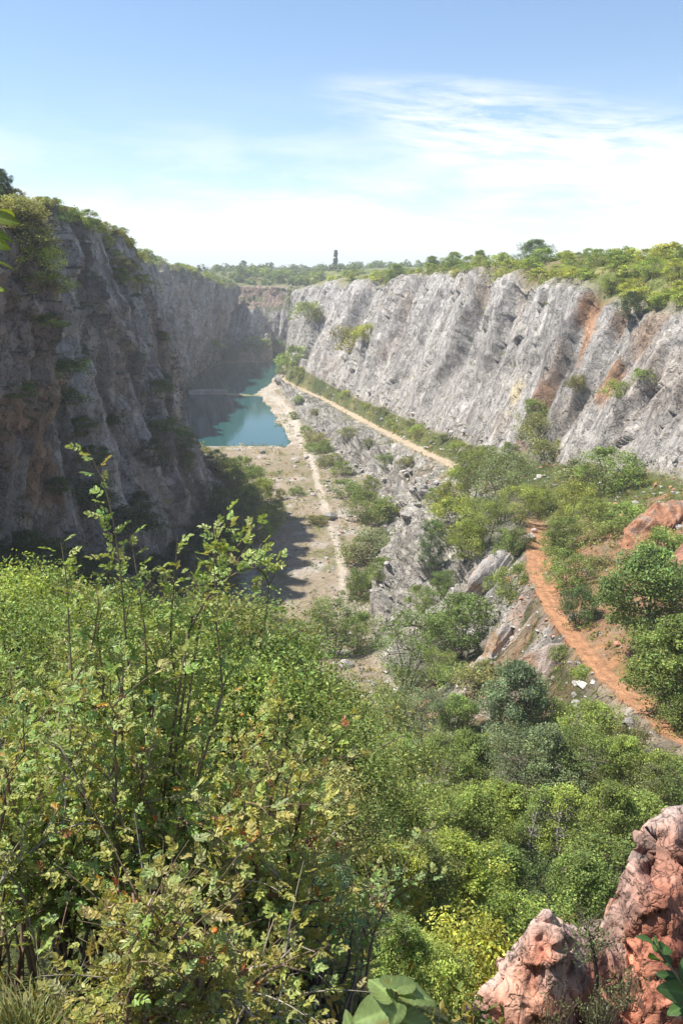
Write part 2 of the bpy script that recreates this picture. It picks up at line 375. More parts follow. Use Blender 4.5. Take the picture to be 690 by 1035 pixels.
jb, jf, jo = ORDER.index('BM'), ORDER.index('FR'), ORDER.index('BO')
wb = (sstep(ys, 120, 140) * (1 - sstep(ys, 640, 650)))[:, None]
ideal = nodes[:, jf] + (nodes[:, jo] - nodes[:, jf]) * np.array([[0.42, 0, 0.66]]); ideal[:, 1] = ys
nodes[:, jb] = nodes[:, jb] * (1 - wb) + ideal * wb
cols_t = []; segid = []
for s, n in enumerate(SEG):
    for q in range(n):
        cols_t.append(s + q / n); segid.append(s)
cols_t.append(len(SEG)); segid.append(len(SEG) - 1)
cols_t = np.array(cols_t); segid = np.array(segid); NX = len(cols_t)
ti = np.minimum(cols_t.astype(int), len(SEG) - 1); tf = cols_t - ti
G = nodes[:, ti, :] * (1 - tf)[None, :, None] + nodes[:, ti + 1, :] * tf[None, :, None]
# round the creases of the profile a little where it is not a road edge
keep = np.zeros(NX, bool)
for nm in ('BO', 'BI'):
    jj = ORDER.index(nm); c0 = sum(SEG[:jj]); keep[max(0, c0 - 2):c0 + 3] = True
for _ in range(10):
    H = G.copy(); H[:, 1:-1] = 0.25 * G[:, :-2] + 0.5 * G[:, 1:-1] + 0.25 * G[:, 2:]
    H[:, keep] = G[:, keep]; H[:, :30] = G[:, :30]; H[:, -42:] = G[:, -42:]
    G = H
wr = np.interp(cols_t, np.arange(len(W_ROCK)), W_ROCK)[None, :] * np.ones((NY, 1))
ws = np.interp(cols_t, np.arange(len(W_SOFT)), W_SOFT)[None, :] * np.ones((NY, 1))
T = np.broadcast_to(cols_t[None, :], (NY, NX))
Y = G[:, :, 1].copy(); X = G[:, :, 0].copy(); Z = G[:, :, 2].copy()
endw = sstep(Y + 50 * ((T > 5.3) & (T < 6.5)), 642, 655) * (1 - sstep(Y, 690, 720)) * ((T > 4.0) & (T < 14))
wr = np.maximum(wr, 0.8 * endw)
far = sstep(Y, 700, 760)
wr = wr * (1 - far)
near_right = (T > 6) * (1 - sstep(Y, 62, 95))           # vegetated valley: soft ground
wr = wr * (1 - 0.85 * near_right)
benchamp = np.where((T > 7.5) & (T < 11), 0.85, np.where(T < 6, 1.35, 1.0))
# lake bed and gravel spit between the two lakes
lake = 0 * sstep(Y, 305, 312) * (1 - sstep(Y, 646, 652)) * sstep(T, 5.4, 6.0) * (1 - sstep(T, 6.85, 7.0))
Z = Z - 0 * lake
shn = fbm(X / 9, Y / 9, 0.5, 3, 88)
inlake = (T > 6.0) & (T + 0.12 * shn < 6.98) & (Y + 6 * shn > 306) & (Y < 650 - 55 * (T < 6.5))
bed = -65 - 3.5 * np.sqrt(np.clip(np.minimum((7 - T), 0.3) / 0.3, 0, 1)) * sstep(Y, 306, 314)
Z = np.where(inlake, np.minimum(Z, bed), Z)
spit = np.exp(-((Y - 441 + 8 * (T - 6.5) + 9 * fbm(X / 14, Y / 60, 0.5, 3, 89)) / (7.0 + 3 * vnoise(X / 9, 0.5, 0.5, 90))) ** 4)
spit_h = np.where(T < 6.55, -63.2, -64.93 + 0.8 * sstep(T, 6.85, 7.0))
Z = np.where(inlake, np.maximum(Z, -69 + (spit_h + 69) * spit), Z)
G[:, :, 2] = Z
def normals(G):
    a = np.gradient(G, axis=0); b = np.gradient(G, axis=1)
    n = np.cross(b, a); n /= np.linalg.norm(n, axis=2)[:, :, None] + 1e-9
    return n
nrm = normals(G)
# ---- rock relief: ribs and cracks that run down the faces, ledges, broken blocks
c1 = Y * (1 - endw) + X * endw
warp = 3.0 * fbm(Y / 25 + X / 25 * endw, Z / 110, 0.5, 3, 3)
rough_a = 0.45 + 0.9 * sstep(fbm(Y / 38, Z / 30, 0.7, 3, 4), -0.25, 0.35)      # smooth slabs here, shattered beds there
rightc = (T > 9)
shear = np.where(rightc, -0.2, -0.12) * Z
nearf = 1 - sstep(Y, 170, 300)                     # the finest ribs only where the sheet is fine enough to carry them
cw = c1 + warp + shear
r1 = 1 - 2 * np.abs(vnoise(cw / 17, Z / 95, 0.5, 11))
r2 = 1 - 2 * np.abs(vnoise(cw / 6.3, Z / 34, 1.5, 12))
jag = 2.2 * vnoise(Y / 11, Z / 5.5, 3.1, 64) + 1.1 * vnoise(Y / 6, Z / 2.4, 5.1, 65)
cj = cw + jag * rightc
saw3 = (cj / 14 + 1.0 * vnoise(cw / 30, Z / 45, 8.5, 66)) % 1.0
saw = (cw / 8.2 + 0.8 * vnoise(cw / 21, Z / 60, 2.5, 13)) % 1.0
saw0 = (cj / 27 + 1.3 * vnoise(cw / 60, Z / 70, 2.5, 63)) % 1.0
saw2 = (cw / 3.1 + 0.9 * vnoise(cw / 9, Z / 18, 4.5, 23)) % 1.0
r4 = vnoise(cw / 1.9, Z / 9, 3.5, 14)
blk = vnoise(np.floor(cw / 2.8 + 0.5 * vnoise(cw / 5, Z / 8, 9, 31)), np.floor(Z / 6.5 + 0.45 * cw / 3 + 1.2 * vnoise(cw / 6, Z / 6, 7, 32)), 0, 33)
blk2 = 1.5 * vnoise(np.floor(cw / 7 + 0.4 * vnoise(Y / 6, Z / 9, 9, 35)), np.floor(Z / 13 + 0.3 * cw / 9 + 0.4 * vnoise(Y / 9, Z / 8, 7, 36)), 0, 37)
ter = (Z / 11 + 0.9 * vnoise(cw / 24, Z / 40, 6.5, 15)) % 1.0
fine = fbm(X / 2.6, Y / 2.6, Z / 3.6, 4, 16, 0.6)
big = fbm(X / 34, Y / 34, Z / 48, 3, 19)
disp = 3.4 * big + rough_a * ( np.where(rightc, 0.9, 1.7) * r1 + 0.8 * r2 + np.where(rightc, 0.5, 1.9) * (0.5 - saw) + np.where(rightc, 2.2, 0.0) * (0.5 - saw3) + nearf * 0.6 * (0.5 - saw2) + np.where(rightc, 1.9, 2.8) * (0.5 - saw0) + nearf * (0.5 * r4 + 0.4 * vnoise(cw / 2.6, Z / 14, 8.5, 34)) + np.where(rightc, 0.35, 0.9 * sstep(T, 3.1, 3.4)) * nearf * blk + np.where(rightc, 0.0, 0.7) * (0.5 - ter) + np.where(rightc, 1.0, 1.3) * fine) + np.where(rightc, 0.0, 1.0) * sstep(T, 3.2, 3.6) * blk2
# deep cracks and recesses: (station on the face, width, depth, side)
def groove(y0, w, d, lean, lo=5.5, hi=99):
    cc = Y + lean * (Z + 20) + 2.2 * vnoise(Y / 20, Z / 12, 0, int(y0))
    u = (cc - y0) / w
    prof = np.where(u > 0, np.exp(-(u / 0.22) ** 2), np.exp(-(u / 1.0) ** 2))
    return -d * prof * ((T > lo) & (T < hi)) * (0.75 + 0.4 * vnoise(Y / 30, Z / 30, 2, int(y0) + 5))
for y0, w, d, l in ((347, 18, 6.5, 0.15), (310, 8, 3, 0.1), (268, 13, 6, 0.2), (236, 11, 5.5, 0.2), (415, 26, 7, 0.2), (470, 26, 8, 0.1), (520, 20, 7, 0.0), (190, 7, 5.5, 0.3), (172, 4, 3.2, 0.2), (160, 4, 3.2, 0.1), (148, 3.0, 3, 0.1)):
    disp = disp + groove(y0, w, d, l, 12.2, 15)
for y0, w, d, l in ((320, 7, 4, .1), (285, 6, 4, .1), (262, 5, 3, .1), (240, 6, 4.5, .1), (218, 5, 4, .1), (203, 4, 3.5, .1), (186, 4, 4, .1), (170, 4, 3, .1), (152, 4, 3.5, .1), (104, 4, 3, .1), (90, 3, 2.5, .1), (78, 3, 2, .1)):
    disp = disp + groove(y0, w, d, l, 8.3, 10) / 0.85
for y0, w, d, l in ((131, 9, 6, 0.0), (152, 3, 3, -0.1), (172, 4, 3.5, -0.1), (190, 3, 3, -0.15), (430, 9, 5, 0), (505, 10, 7, 0), (560, 8, 5, 0)):
    disp = disp + groove(y0, w, d, l, 2, 5)
soft = 0.9 * fbm(X / 14, Y / 14, Z / 14, 4, 41) + 0.35 * fbm(X / 2.5, Y / 2.5, 0.5, 3, 42)
soft = soft + 3.0 * fbm(X / 70, Y / 70, 0.5, 2, 43) * ((T < 2.3) | (T > 14.2)) + 14 * far * fbm(X / 500, Y / 500, 0.3, 3, 44)
# the bench wall: long slanting slabs stepping towards the viewer, loose blocks between them
benchT = sstep(T, 8.0, 8.3) * (1 - sstep(T, 9.7, 9.98)) * (Y > 118) * (Y < 500)
sb = (cw / 41 + 0.9 * vnoise(cw / 70, Z / 9, 1.2, 81)) % 1.0; sc = (cw / 15 + 0.9 * vnoise(cw / 26, Z / 6, 4.2, 82)) % 1.0
bb = vnoise(np.floor(cw / 6 + 0.8 * vnoise(cw / 8, Z / 3, 9, 83)), np.floor(T * 9 + 0.9 * vnoise(cw / 9, Z / 3, 7, 84)), 0, 85)
disp = disp + benchT * (5.5 * (0.5 - sb) + 2.6 * (0.5 - sc) + 1.0 * bb + 2.2 * fbm(X / 9, Y / 16, Z / 6, 3, 86))
disp = disp + endw * 5.0 * fbm(X / 20, Y / 20, Z / 16, 3, 87)
disp = disp * wr * benchamp + soft * ws * np.where(inlake, 0.15, 1.0)
fade = sstep(Y, 1.0, 8.0)
disp = disp * (0.15 + 0.85 * fade)
G = G + nrm * disp[:, :, None]
nrm = normals(G)
X, Y, Z = G[:, :, 0], G[:, :, 1], G[:, :, 2]
up = nrm[:, :, 2]
# height lookup / placement on a coarser copy
sub = G[::2, ::2]
sv = sub.reshape(-1, 3); a_, b_ = sub.shape[:2]
ii = (np.arange(a_ - 1)[:, None] * b_ + np.arange(b_ - 1)[None, :]).ravel()
BVH = BVHTree.FromPolygons(sv.tolist(), np.stack([ii, ii + 1, ii + b_ + 1, ii + b_], 1).tolist())
def cast(px, py):
    h = BVH.ray_cast(Vector((0, 0, 0)), Vector(ray(px, py)).normalized(), 9000)
    return h[0]
def drop(x, y, z0=200):
    h = BVH.ray_cast(Vector((x, y, z0)), Vector((0, 0, -1)), 1000)
    return h[0] if h[0] else Vector((x, y, 0))

# ---- pigments
def lerp(a, b, t): return a + (b - a) * t[..., None]
def col(*c): return np.array(c, float)
n_big = fbm(X / 18, Y / 18, Z / 18, 4, 51); n_mid = fbm(X / 5, Y / 5, Z / 8, 4, 52); n_str = fbm(cw / 6.5, Z / 34, 0.5, 3, 53)
n_fin = fbm(X / 1.3, Y / 1.3, Z / 1.3, 3, 54)
n_crk = nearf * vnoise(cw / 2.2, Z / 26, 0.3, 71) * 0.6 + n_str
crack = 1 - np.abs(vnoise(cj / 9 + 0.35 * vnoise(Y / 5, Z / 5, 0, 75), Z / 40, 0.2, 76)); crack2 = 1 - np.abs(vnoise(cw / 13, Z / 7 + cw / 9, 0.6, 77))
n_crk = np.where((T > 8) & (T < 10), 0.75 * fbm(cw / 11, Z / 5, 0.3, 4, 72) + 0.35 * fbm(X / 2, Y / 3, Z / 2, 3, 73) + 0.05, n_crk)
rockR = lerp(np.broadcast_to(col(0.43, 0.40, 0.37), G.shape), col(0.235, 0.21, 0.19), sstep(n_crk, 0.12, 0.62))
rockR = lerp(rockR, col(0.50, 0.47, 0.44), 0.8 * sstep(n_mid, 0.1, 0.5))
rockR = lerp(rockR, col(0.36, 0.28, 0.22), 0.35 * sstep(n_big, 0.2, 0.5))
rockR = lerp(rockR, col(0.13, 0.115, 0.11), 0.6 * np.maximum(sstep(crack, 0.93, 0.985), 0.6 * sstep(crack2, 0.95, 0.99)))
rockL = lerp(np.broadcast_to(col(0.41, 0.39, 0.37), G.shape), col(0.19, 0.175, 0.16), sstep(n_crk + 0.3 * vnoise(cw / 0.9, Z / 9, 0.7, 74), -0.1, 0.45))
rockL = lerp(rockL, col(0.42, 0.33, 0.26), 0.5 * sstep(n_big, 0.15, 0.5))
rockL = lerp(rockL, col(0.46, 0.43, 0.40), sstep(n_mid, 0.22, 0.55))
rock = np.where((T < 6.2)[..., None], rockL, rockR)
# stains: centre (pixel of the photograph), radius in metres, colour, strength
STAINS = [((598, 325), 4.8, (0.45, 0.235, 0.12), 0.85), ((590, 350), 3.8, (0.45, 0.24, 0.12), 0.8), ((616, 385), 3.2, (0.45, 0.25, 0.14), 0.8), ((630, 330), 4, (0.34, 0.22, 0.14), 0.6), ((648, 345), 3, (0.33, 0.22, 0.15), 0.5),
          ((622, 375), 2.5, (0.36, 0.22, 0.13), 0.6), ((660, 330), 4, (0.40, 0.27, 0.18), 0.6), ((560, 385), 3.0, (0.38, 0.25, 0.17), 0.7), ((568, 360), 2.5, (0.42, 0.31, 0.24), 0.5), ((552, 405), 4, (0.30, 0.17, 0.10), 0.8), ((508, 425), 4, (0.42, 0.34, 0.28), 0.5), ((520, 395), 3.2, (0.62, 0.52, 0.34), 0.9), ((522, 455), 4, (0.34, 0.22, 0.15), 0.7), ((412, 315), 5, (0.38, 0.29, 0.22), 0.4),
          ((400, 350), 5, (0.36, 0.29, 0.24), 0.4), ((490, 295), 5, (0.36, 0.28, 0.2), 0.6), ((252, 300), 10, (0.36, 0.24, 0.18), 0.5), ((225, 315), 8, (0.42, 0.36, 0.28), 0.5), ((455, 478), 4, (0.40, 0.22, 0.12), 0.6), ((425, 480), 5, (0.40, 0.3, 0.2), 0.5),
          ((40, 445), 7, (0.36, 0.23, 0.14), 0.8), ((48, 410), 6, (0.40, 0.30, 0.23), 0.7), ((18, 455), 5, (0.34, 0.2, 0.12), 0.8), ((50, 490), 5, (0.27, 0.17, 0.1), 0.8), ((120, 345), 7, (0.32, 0.24, 0.19), 0.6), ((22, 320), 7, (0.3, 0.22, 0.19), 0.6), ((160, 360), 9, (0.3, 0.21, 0.15), 0.4), ((15, 500), 6, (0.32, 0.33, 0.35), 0.7), ((45, 540), 5, (0.34, 0.35, 0.36), 0.5),
          ((515, 650), 7, (0.40, 0.27, 0.19), 0.6), ((490, 575), 6, (0.38, 0.27, 0.2), 0.5), ((565, 690), 5, (0.42, 0.24, 0.16), 0.7)]
for (sx, sy_), rad, c, k in STAINS:
    h = cast(sx, sy_)
    if h is None: continue
    d = np.sqrt((X - h.x) ** 2 + (Y - h.y) ** 2 * 0.7 + ((Z - h.z) * 0.6) ** 2) / rad
    rock = lerp(rock, col(*c), k * (1 - sstep(d + 0.55 * n_mid + 0.3 * n_fin, 0.55, 1.1)))
grass = lerp(np.broadcast_to(col(0.10, 0.115, 0.035), G.shape), col(0.20, 0.18, 0.075), sstep(n_mid, 0.0, 0.5))
grass = lerp(grass, col(0.06, 0.08, 0.025), sstep(n_big, 0.05, 0.45))
# floor, talus, valley, plateau soils
gravel = lerp(np.broadcast_to(col(0.31, 0.25, 0.18), G.shape), col(0.24, 0.20, 0.13), sstep(n_big, 0.0, 0.4))
gravel = lerp(gravel, col(0.40, 0.36, 0.31), sstep(n_mid, 0.15, 0.5))
gravel = lerp(gravel, col(0.17, 0.165, 0.07), 0.8 * sstep(fbm(X / 7, Y / 9, 0.5, 4, 61), 0.15, 0.45))
redearth = lerp(np.broadcast_to(col(0.31, 0.175, 0.105), G.shape), col(0.25, 0.19, 0.12), sstep(n_mid, 0.0, 0.45))
scree = lerp(np.broadcast_to(col(0.23, 0.20, 0.175), G.shape), col(0.33, 0.30, 0.27), sstep(n_mid, 0.1, 0.4))
tint = gravel.copy()
m = lambda a, b: sstep(T, a - 0.12, a + 0.12) * (1 - sstep(T, b - 0.12, b + 0.12))
plate = np.clip(1 - sstep(T + 0.12 * n_mid, 2.9, 3.12) + sstep(T, 14.0, 14.5), 0, 1)
leftc = m(2.9, 5.35); rc = sstep(T, 11.9, 12.1) * (1 - sstep(T, 14.0, 14.4)); bench = m(8.1, 9.95)
talL = m(5.2, 6.0); talR = m(10.95, 12.0)
valley = sstep(T, 5.5, 6) * (1 - sstep(T, 9.6, 9.95)) * (1 - sstep(Y + 6 * n_big, 88, 112))
tint = lerp(tint, grass, 0.85 * talL)
tint = lerp(tint, lerp(grass, redearth, 0.9 * sstep(n_big + 0.5 * n_mid + 0.25 * n_fin, -0.05, 0.2) * (1 - sstep(Y, 125, 150))), talR)
tint = lerp(tint, lerp(scree * 0.8, grass, sstep(n_mid + 0.5 * n_big, -0.35, 0.1)), valley)
tint = lerp(tint, lerp(scree, redearth, 0.5 * sstep(n_big, 0.0, 0.3)), valley * (1 - sstep(np.abs(Y - 97), 4, 13)) * sstep(T, 6.2, 6.8) * sstep(0.25 - n_mid, 0, 0.3))
rockm = np.clip(leftc + rc + bench * sstep(Y, 66, 76) + endw, 0, 1)
tint = lerp(tint, rock, rockm)
# ledges and crests carry grass
ledge = sstep(up + 0.16 * n_mid, 0.60, 0.80) * rockm * np.clip(0.9 - 0.5 * bench - 0.65 * rc, 0, 1)
tint = lerp(tint, grass, ledge)
tint = lerp(tint, lerp(grass, redearth, sstep(n_mid + 0.3 * n_big, 0.12, 0.35)), bench * (1 - sstep(Y, 88, 128)) * sstep(n_big + n_mid, 0.10, 0.40))
plateau_c = lerp(lerp(grass * np.where(T > 13.5, 1.45, 1.1)[..., None], col(0.27, 0.20, 0.11), 0.6 * sstep(n_big, 0.1, 0.4)), col(0.07, 0.10, 0.03), 0.8 * sstep(Y, 760, 1000))
tint = lerp(tint, plateau_c, plate * (1 - endw))
tint = lerp(tint, lerp(np.broadcast_to(col(0.29, 0.205, 0.16), G.shape), col(0.15, 0.16, 0.07), sstep(n_mid + 0.4 * n_big, -0.05, 0.3)), sstep(Z + 5 * n_mid, -33, -28) * (1 - sstep(Y, 700, 712)) * (Y > 618) * (T > 4.9) * (T < 7.3))
tint = lerp(tint, grass, (Y > 655) * (1 - sstep(Y, 700, 712)) * (T >= 7.6) * (T < 14) * sstep(Z + 6 * n_mid, -32, -26))
tint = lerp(tint, plateau_c, np.maximum(far, sstep(Y, 706, 716) * (T > 2.5) * (T < 15)))
# road surface: pale gravel far off, red earth near
roadc = lerp(np.broadcast_to(col(0.46, 0.37, 0.26), G.shape), col(0.45, 0.22, 0.11), 1 - sstep(Y + 8 * n_mid, 128, 158))
tc_r = (T - 10.0); rut = np.exp(-((tc_r - 0.28) / 0.13) ** 2) + np.exp(-((tc_r - 0.72) / 0.13) ** 2)
roadc = lerp(roadc, lerp(roadc * 1.25, col(0.46, 0.33, 0.21), 0.35 + 0.3 * sstep(n_mid, 0, 0.4)), 0.7 * np.clip(rut, 0, 1))
roadm = sstep(T + 0.12 * n_fin, 9.93, 10.06) * (1 - sstep(T + 0.16 * n_fin, 10.94, 11.08)) * (1 - sstep(Y, 480, 520)) * sstep(Y, 20, 30)
grown = sstep(Y, 138, 150) * (1 - sstep(Y, 172, 186))            # the stretch hidden in bushes is overgrown
roadm = roadm * (1 - 0.8 * grown)
tint = lerp(tint, roadc, roadm)
# floor path: a trodden line winding from the spit to the near end of the floor
pth = [(277, 398, -63), (290, 412, -63), (301, 432, -63), (309, 450, -63), (317, 470, -63), (324, 497, -62.5), (331, 520, -62.5), (340, 545, -62), (346, 575, -62), (346, 605, -61.5), (338, 632, -61)]
pp = []
for px_, py_, z_ in pth:
    d = ray(px_, py_); pp.append(d * (z_ / d[2]))
pp = np.array(pp)
pdist = np.full(X.shape, 1e9)
for a, b in zip(pp[:-1], pp[1:]):
    ab = b[:2] - a[:2]; t_ = np.clip(((X - a[0]) * ab[0] + (Y - a[1]) * ab[1]) / (ab @ ab), 0, 1)
    pdist = np.minimum(pdist, np.hypot(X - a[0] - t_ * ab[0], Y - a[1] - t_ * ab[1]))
floorT = (T > 5.6) & (T < 8.2) & (Y > 118) & (Y < 450)
pw = 1.0 + 1.5 * sstep(Y, 260, 340)
pathm = (1 - sstep(pdist + 0.7 * n_mid + 0.4 * n_fin, 0.35 * pw, 1.2 * pw)) * floorT
tint = lerp(tint, np.broadcast_to(col(0.52, 0.45, 0.37), G.shape), 0.85 * pathm)
shore = ((T > 6.0) & (T < 7.7) & (Y > 300) & (Z < -62.6)) * 1.0
tint = lerp(tint, np.broadcast_to(col(0.46, 0.41, 0.35), G.shape), 0.7 * shore * sstep(n_mid, -0.3, 0.2))
tint = lerp(tint, np.broadcast_to(col(0.20, 0.20, 0.08), G.shape), 0.9 * (inlake & (Z < -64.7) & (T > 6.5)) * 1.0)
tint = np.clip(tint, 0.01, 0.8)
TERR = dict(T=T, up=up)

# ---- cut the sheet into its named surfaces
fi, fj = np.meshgrid(np.arange(NY - 1), np.arange(NX - 1), indexing='ij')
ft = cols_t[fj] + 0.5 / 40; fy = 0.5 * (ys[fi] + ys[fi + 1])
cls = np.full(ft.shape, 0)                                     # 0 plateau
pathf = 0.25 * (pathm[:-1, :-1] + pathm[1:, :-1] + pathm[:-1, 1:] + pathm[1:, 1:]) > 0.5
cls[(ft > 2.7) & (ft < 5.4) & (fy < 700)] = 1                   # left cliff
cls[(ft >= 5.4) & (ft < 8.1) & (fy < 645)] = 2; cls[(ft >= 4.9) & (ft < 6.6) & (fy >= 586) & (fy < 700)] = 7                  # floor
cls[(ft >= 8.1) & (ft < 10) & (fy < 645)] = 3                   # bench
cls[(ft >= 10) & (ft < 11) & (fy < 480)] = 4                    # road
cls[(ft >= 11) & (ft < 12) & (fy < 645)] = 5
cls[(ft >= 12) & (ft < 14.15) & (fy < 645)] = 6                 # right cliff
cls[(ft >= 5.4) & (ft < 14.15) & (fy >= 645) & (fy < 698)] = 7   # end wall
cls[(cls == 2) & (fy < 112)] = 8
cls[(cls == 2) & pathf] = 9
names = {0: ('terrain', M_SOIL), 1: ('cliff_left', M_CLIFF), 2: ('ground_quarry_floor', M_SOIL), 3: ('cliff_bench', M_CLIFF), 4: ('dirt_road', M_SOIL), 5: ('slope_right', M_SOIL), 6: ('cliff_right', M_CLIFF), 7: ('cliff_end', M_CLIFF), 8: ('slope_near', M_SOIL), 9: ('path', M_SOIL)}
idx = fi * NX + fj
quads = np.stack([idx, idx + 1, idx + NX + 1, idx + NX], -1)
Vall = G.reshape(-1, 3); Call = tint.reshape(-1, 3)
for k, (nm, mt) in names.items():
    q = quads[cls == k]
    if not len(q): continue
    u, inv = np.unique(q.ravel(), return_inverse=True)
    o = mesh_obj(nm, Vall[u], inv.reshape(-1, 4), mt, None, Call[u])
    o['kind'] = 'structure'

# ---- water
m_, t_ = new_mat('quarry_water')
out = N(t_, 'ShaderNodeOutputMaterial'); b = N(t_, 'ShaderNodeBsdfPrincipled'); t_.links.new(b.outputs[0], out.inputs[0])
b.inputs['Base Color'].default_value = (0.017, 0.078, 0.078, 1); b.inputs['Roughness'].default_value = 0.06; b.inputs['IOR'].default_value = 1.33
tcw = N(t_, 'ShaderNodeTexCoord'); nw = N(t_, 'ShaderNodeTexNoise'); nw.inputs['Scale'].default_value = 0.5; nw.inputs['Detail'].default_value = 3
t_.links.new(tcw.outputs['Object'], nw.inputs['Vector'])
bw = N(t_, 'ShaderNodeBump'); bw.inputs['Strength'].default_value = 0.06; bw.inputs['Distance'].default_value = 0.3
t_.links.new(nw.outputs[0], bw.inputs['Height']); t_.links.new(bw.outputs[0], b.inputs['Normal'])
def water(nm, y0, y1, x0, x1):
    o = mesh_obj(nm, [(x0, y0, -65), (x1, y0, -65), (x1, y1, -65), (x0, y1, -65)], [[0, 1, 2, 3]], m_)
    o['kind'] = 'structure'
water('water_near_lake', 296, 441, -120, -12); water('water_far_lake', 441.01, 672, -125, -20)

# ---------------------------------------------------------------- vegetation: a few kinds built once, then copied
def rand_dir(n, g): v = g.normal(size=(n, 3)); return v / np.linalg.norm(v, axis=1)[:, None]
def leaf_quads(cen, nor, size, g, aspect=0.55, fold=0.18):
    """rhombic leaves (two folded triangles each) at cen, facing nor"""
    n = len(cen)
    r = rand_dir(n, g); a = np.cross(nor, r); a /= np.linalg.norm(a, axis=1)[:, None] + 1e-9
    b = np.cross(nor, a)
    L = (size * 0.5)[:, None]; Wd = L * aspect
    v = np.stack([cen - a * L, cen + b * Wd + nor * L * fold, cen + a * L, cen - b * Wd + nor * L * fold], 1).reshape(-1, 3)
    f = np.arange(n)[:, None] * 4
    f = np.concatenate([f + np.array([[0, 1, 2, 3]])], 0)
    return v, f
def leaf_tint(n, g, jit=0.28, warm=0.10):
    b = np.exp(g.normal(0, jit, n))[:, None]
    h = g.normal(0, warm, n)[:, None]
    return np.clip(b * np.concatenate([1 + h, 1 + 0 * h, 1 - h * 0.5], 1), 0.15, 3)
def make_kind(name, seed, H, Rw, n_cl, per, leaf, stems, base=0.12, form='round', bark=(0.12, 0.09, 0.065), stem_r=0.05, loose=0.0):
    """meshes of a woody plant, base at the origin: (stems, crown)"""
    g = np.random.default_rng(seed)
    cen = []; rad = []
    while len(cen) < n_cl:
        t = g.uniform(0, 1) ** 0.8; ang = g.uniform(0, 2 * math.pi)
        if form == 'round': prof = math.sqrt(max(0.02, 1 - (2 * t - 0.85) ** 2 / 1.35))
        elif form == 'cone': prof = 0.25 + 0.85 * (1 - t) ** 0.7
        elif form == 'column': prof = 0.30 + 0.9 * math.sin(math.pi * min(1, 0.08 + 0.86 * t)) ** 0.6
        elif form == 'vase': prof = 0.40 + 0.75 * t ** 0.6 if t < 0.82 else 1.08 - (t - 0.82) * 3.2
        else: prof = 1.0 - 0.5 * t
        lump = 1 + (0.12 if form == 'column' else 0.6) * float(vnoise(2.2 * math.cos(ang) + 5, 2.2 * math.sin(ang) + 5, t * 3.5, seed))
        rr_ = Rw * prof * lump * math.sqrt(g.uniform(0.12, 1))
        z = H * (base + (0.97 - base) * t)
        cen.append((rr_ * math.cos(ang), rr_ * math.sin(ang), z)); rad.append(Rw * g.uniform(0.16, 0.34) * (1.0 if t < 0.85 else 0.75))
    cen = np.array(cen); rad = np.array(rad)
    st = MB(); tips = []
    order = np.argsort(cen[:, 2])
    roots = [(Rw * 0.10 * math.cos(a) * (stems > 1), Rw * 0.10 * math.sin(a) * (stems > 1), 0) for a in np.arange(stems) * 2.4]
    bk = np.array(bark)
    axes = []
    for k, r0 in enumerate(roots):
        if stems == 1: top = np.array((g.normal(0, .05) * H, g.normal(0, .05) * H, H * 0.88))
        else:
            a = k * 2.4 + g.normal(0, .3); top = np.array((Rw * 0.55 * math.cos(a), Rw * 0.55 * math.sin(a), H * g.uniform(0.6, 0.9)))
        r0 = np.array(r0, float); q = np.linspace(0, 1, 6)[:, None]
        p = r0 + (top - r0) * q + np.sin(q * 3.1) * g.normal(0, 0.035 * H, (1, 3)) * np.array([[1, 1, 0.2]])
        p[0, 2] = -0.25
        st.tube(p, np.linspace(stem_r * H * 0.42 * (1 if stems == 1 else 0.62), stem_r * H * 0.07, 6), 6, bk * g.uniform(0.8, 1.2)); axes.append(p)
    for i in order[::max(1, n_cl // 46)]:
        best = min(((np.linalg.norm((p_[j] - cen[i]) * (1, 1, 1.8)) + (99 if p_[j][2] > cen[i][2] - 0.02 * H else 0), a_i, j) for a_i, p_ in enumerate(axes) for j in range(1, 6)), key=lambda x: x[0])
        s0 = axes[best[1]][best[2]]; mid = (s0 + cen[i]) / 2 + np.array((0, 0, -0.04 * H)) + g.normal(0, 0.02 * H, 3)
        st.tube([s0, mid, cen[i]], [stem_r * H * 0.15, stem_r * H * 0.10, stem_r * H * 0.03], 4, bk * g.uniform(0.8, 1.2))
    k = np.repeat(np.arange(n_cl), per)
    n = len(k)
    off = rand_dir(n, g) * (g.uniform(0, 1, n) ** 0.45)[:, None]
    pos = cen[k] + off * rad[k][:, None] * np.array([[1.0, 1.0, 0.72]]) * (1 + loose)
    pos[:, 2] = np.maximum(pos[:, 2], 0.03 * H)
    nor = off * 0.5 + np.array([[0, 0, 0.55]]) + rand_dir(n, g) * 0.75
    nor /= np.linalg.norm(nor, axis=1)[:, None]
    v, f = leaf_quads(pos, nor, leaf * g.uniform(0.65, 1.35, n), g)
    clt = np.exp(g.normal(0, 0.26, n_cl))[k][:, None]
    c = np.repeat(leaf_tint(n, g) * clt, 4, 0)
    trunk = st.build(name + '_stems', M_BARK)
    crown = mesh_obj(name + '_crown', v, f, M_LEAF, None, c, False)
    ms = (trunk.data, crown.data)
    bpy.data.objects.remove(trunk); bpy.data.objects.remove(crown)
    return dict(stems=ms[0], crown=ms[1], H=H)
KIND = {}
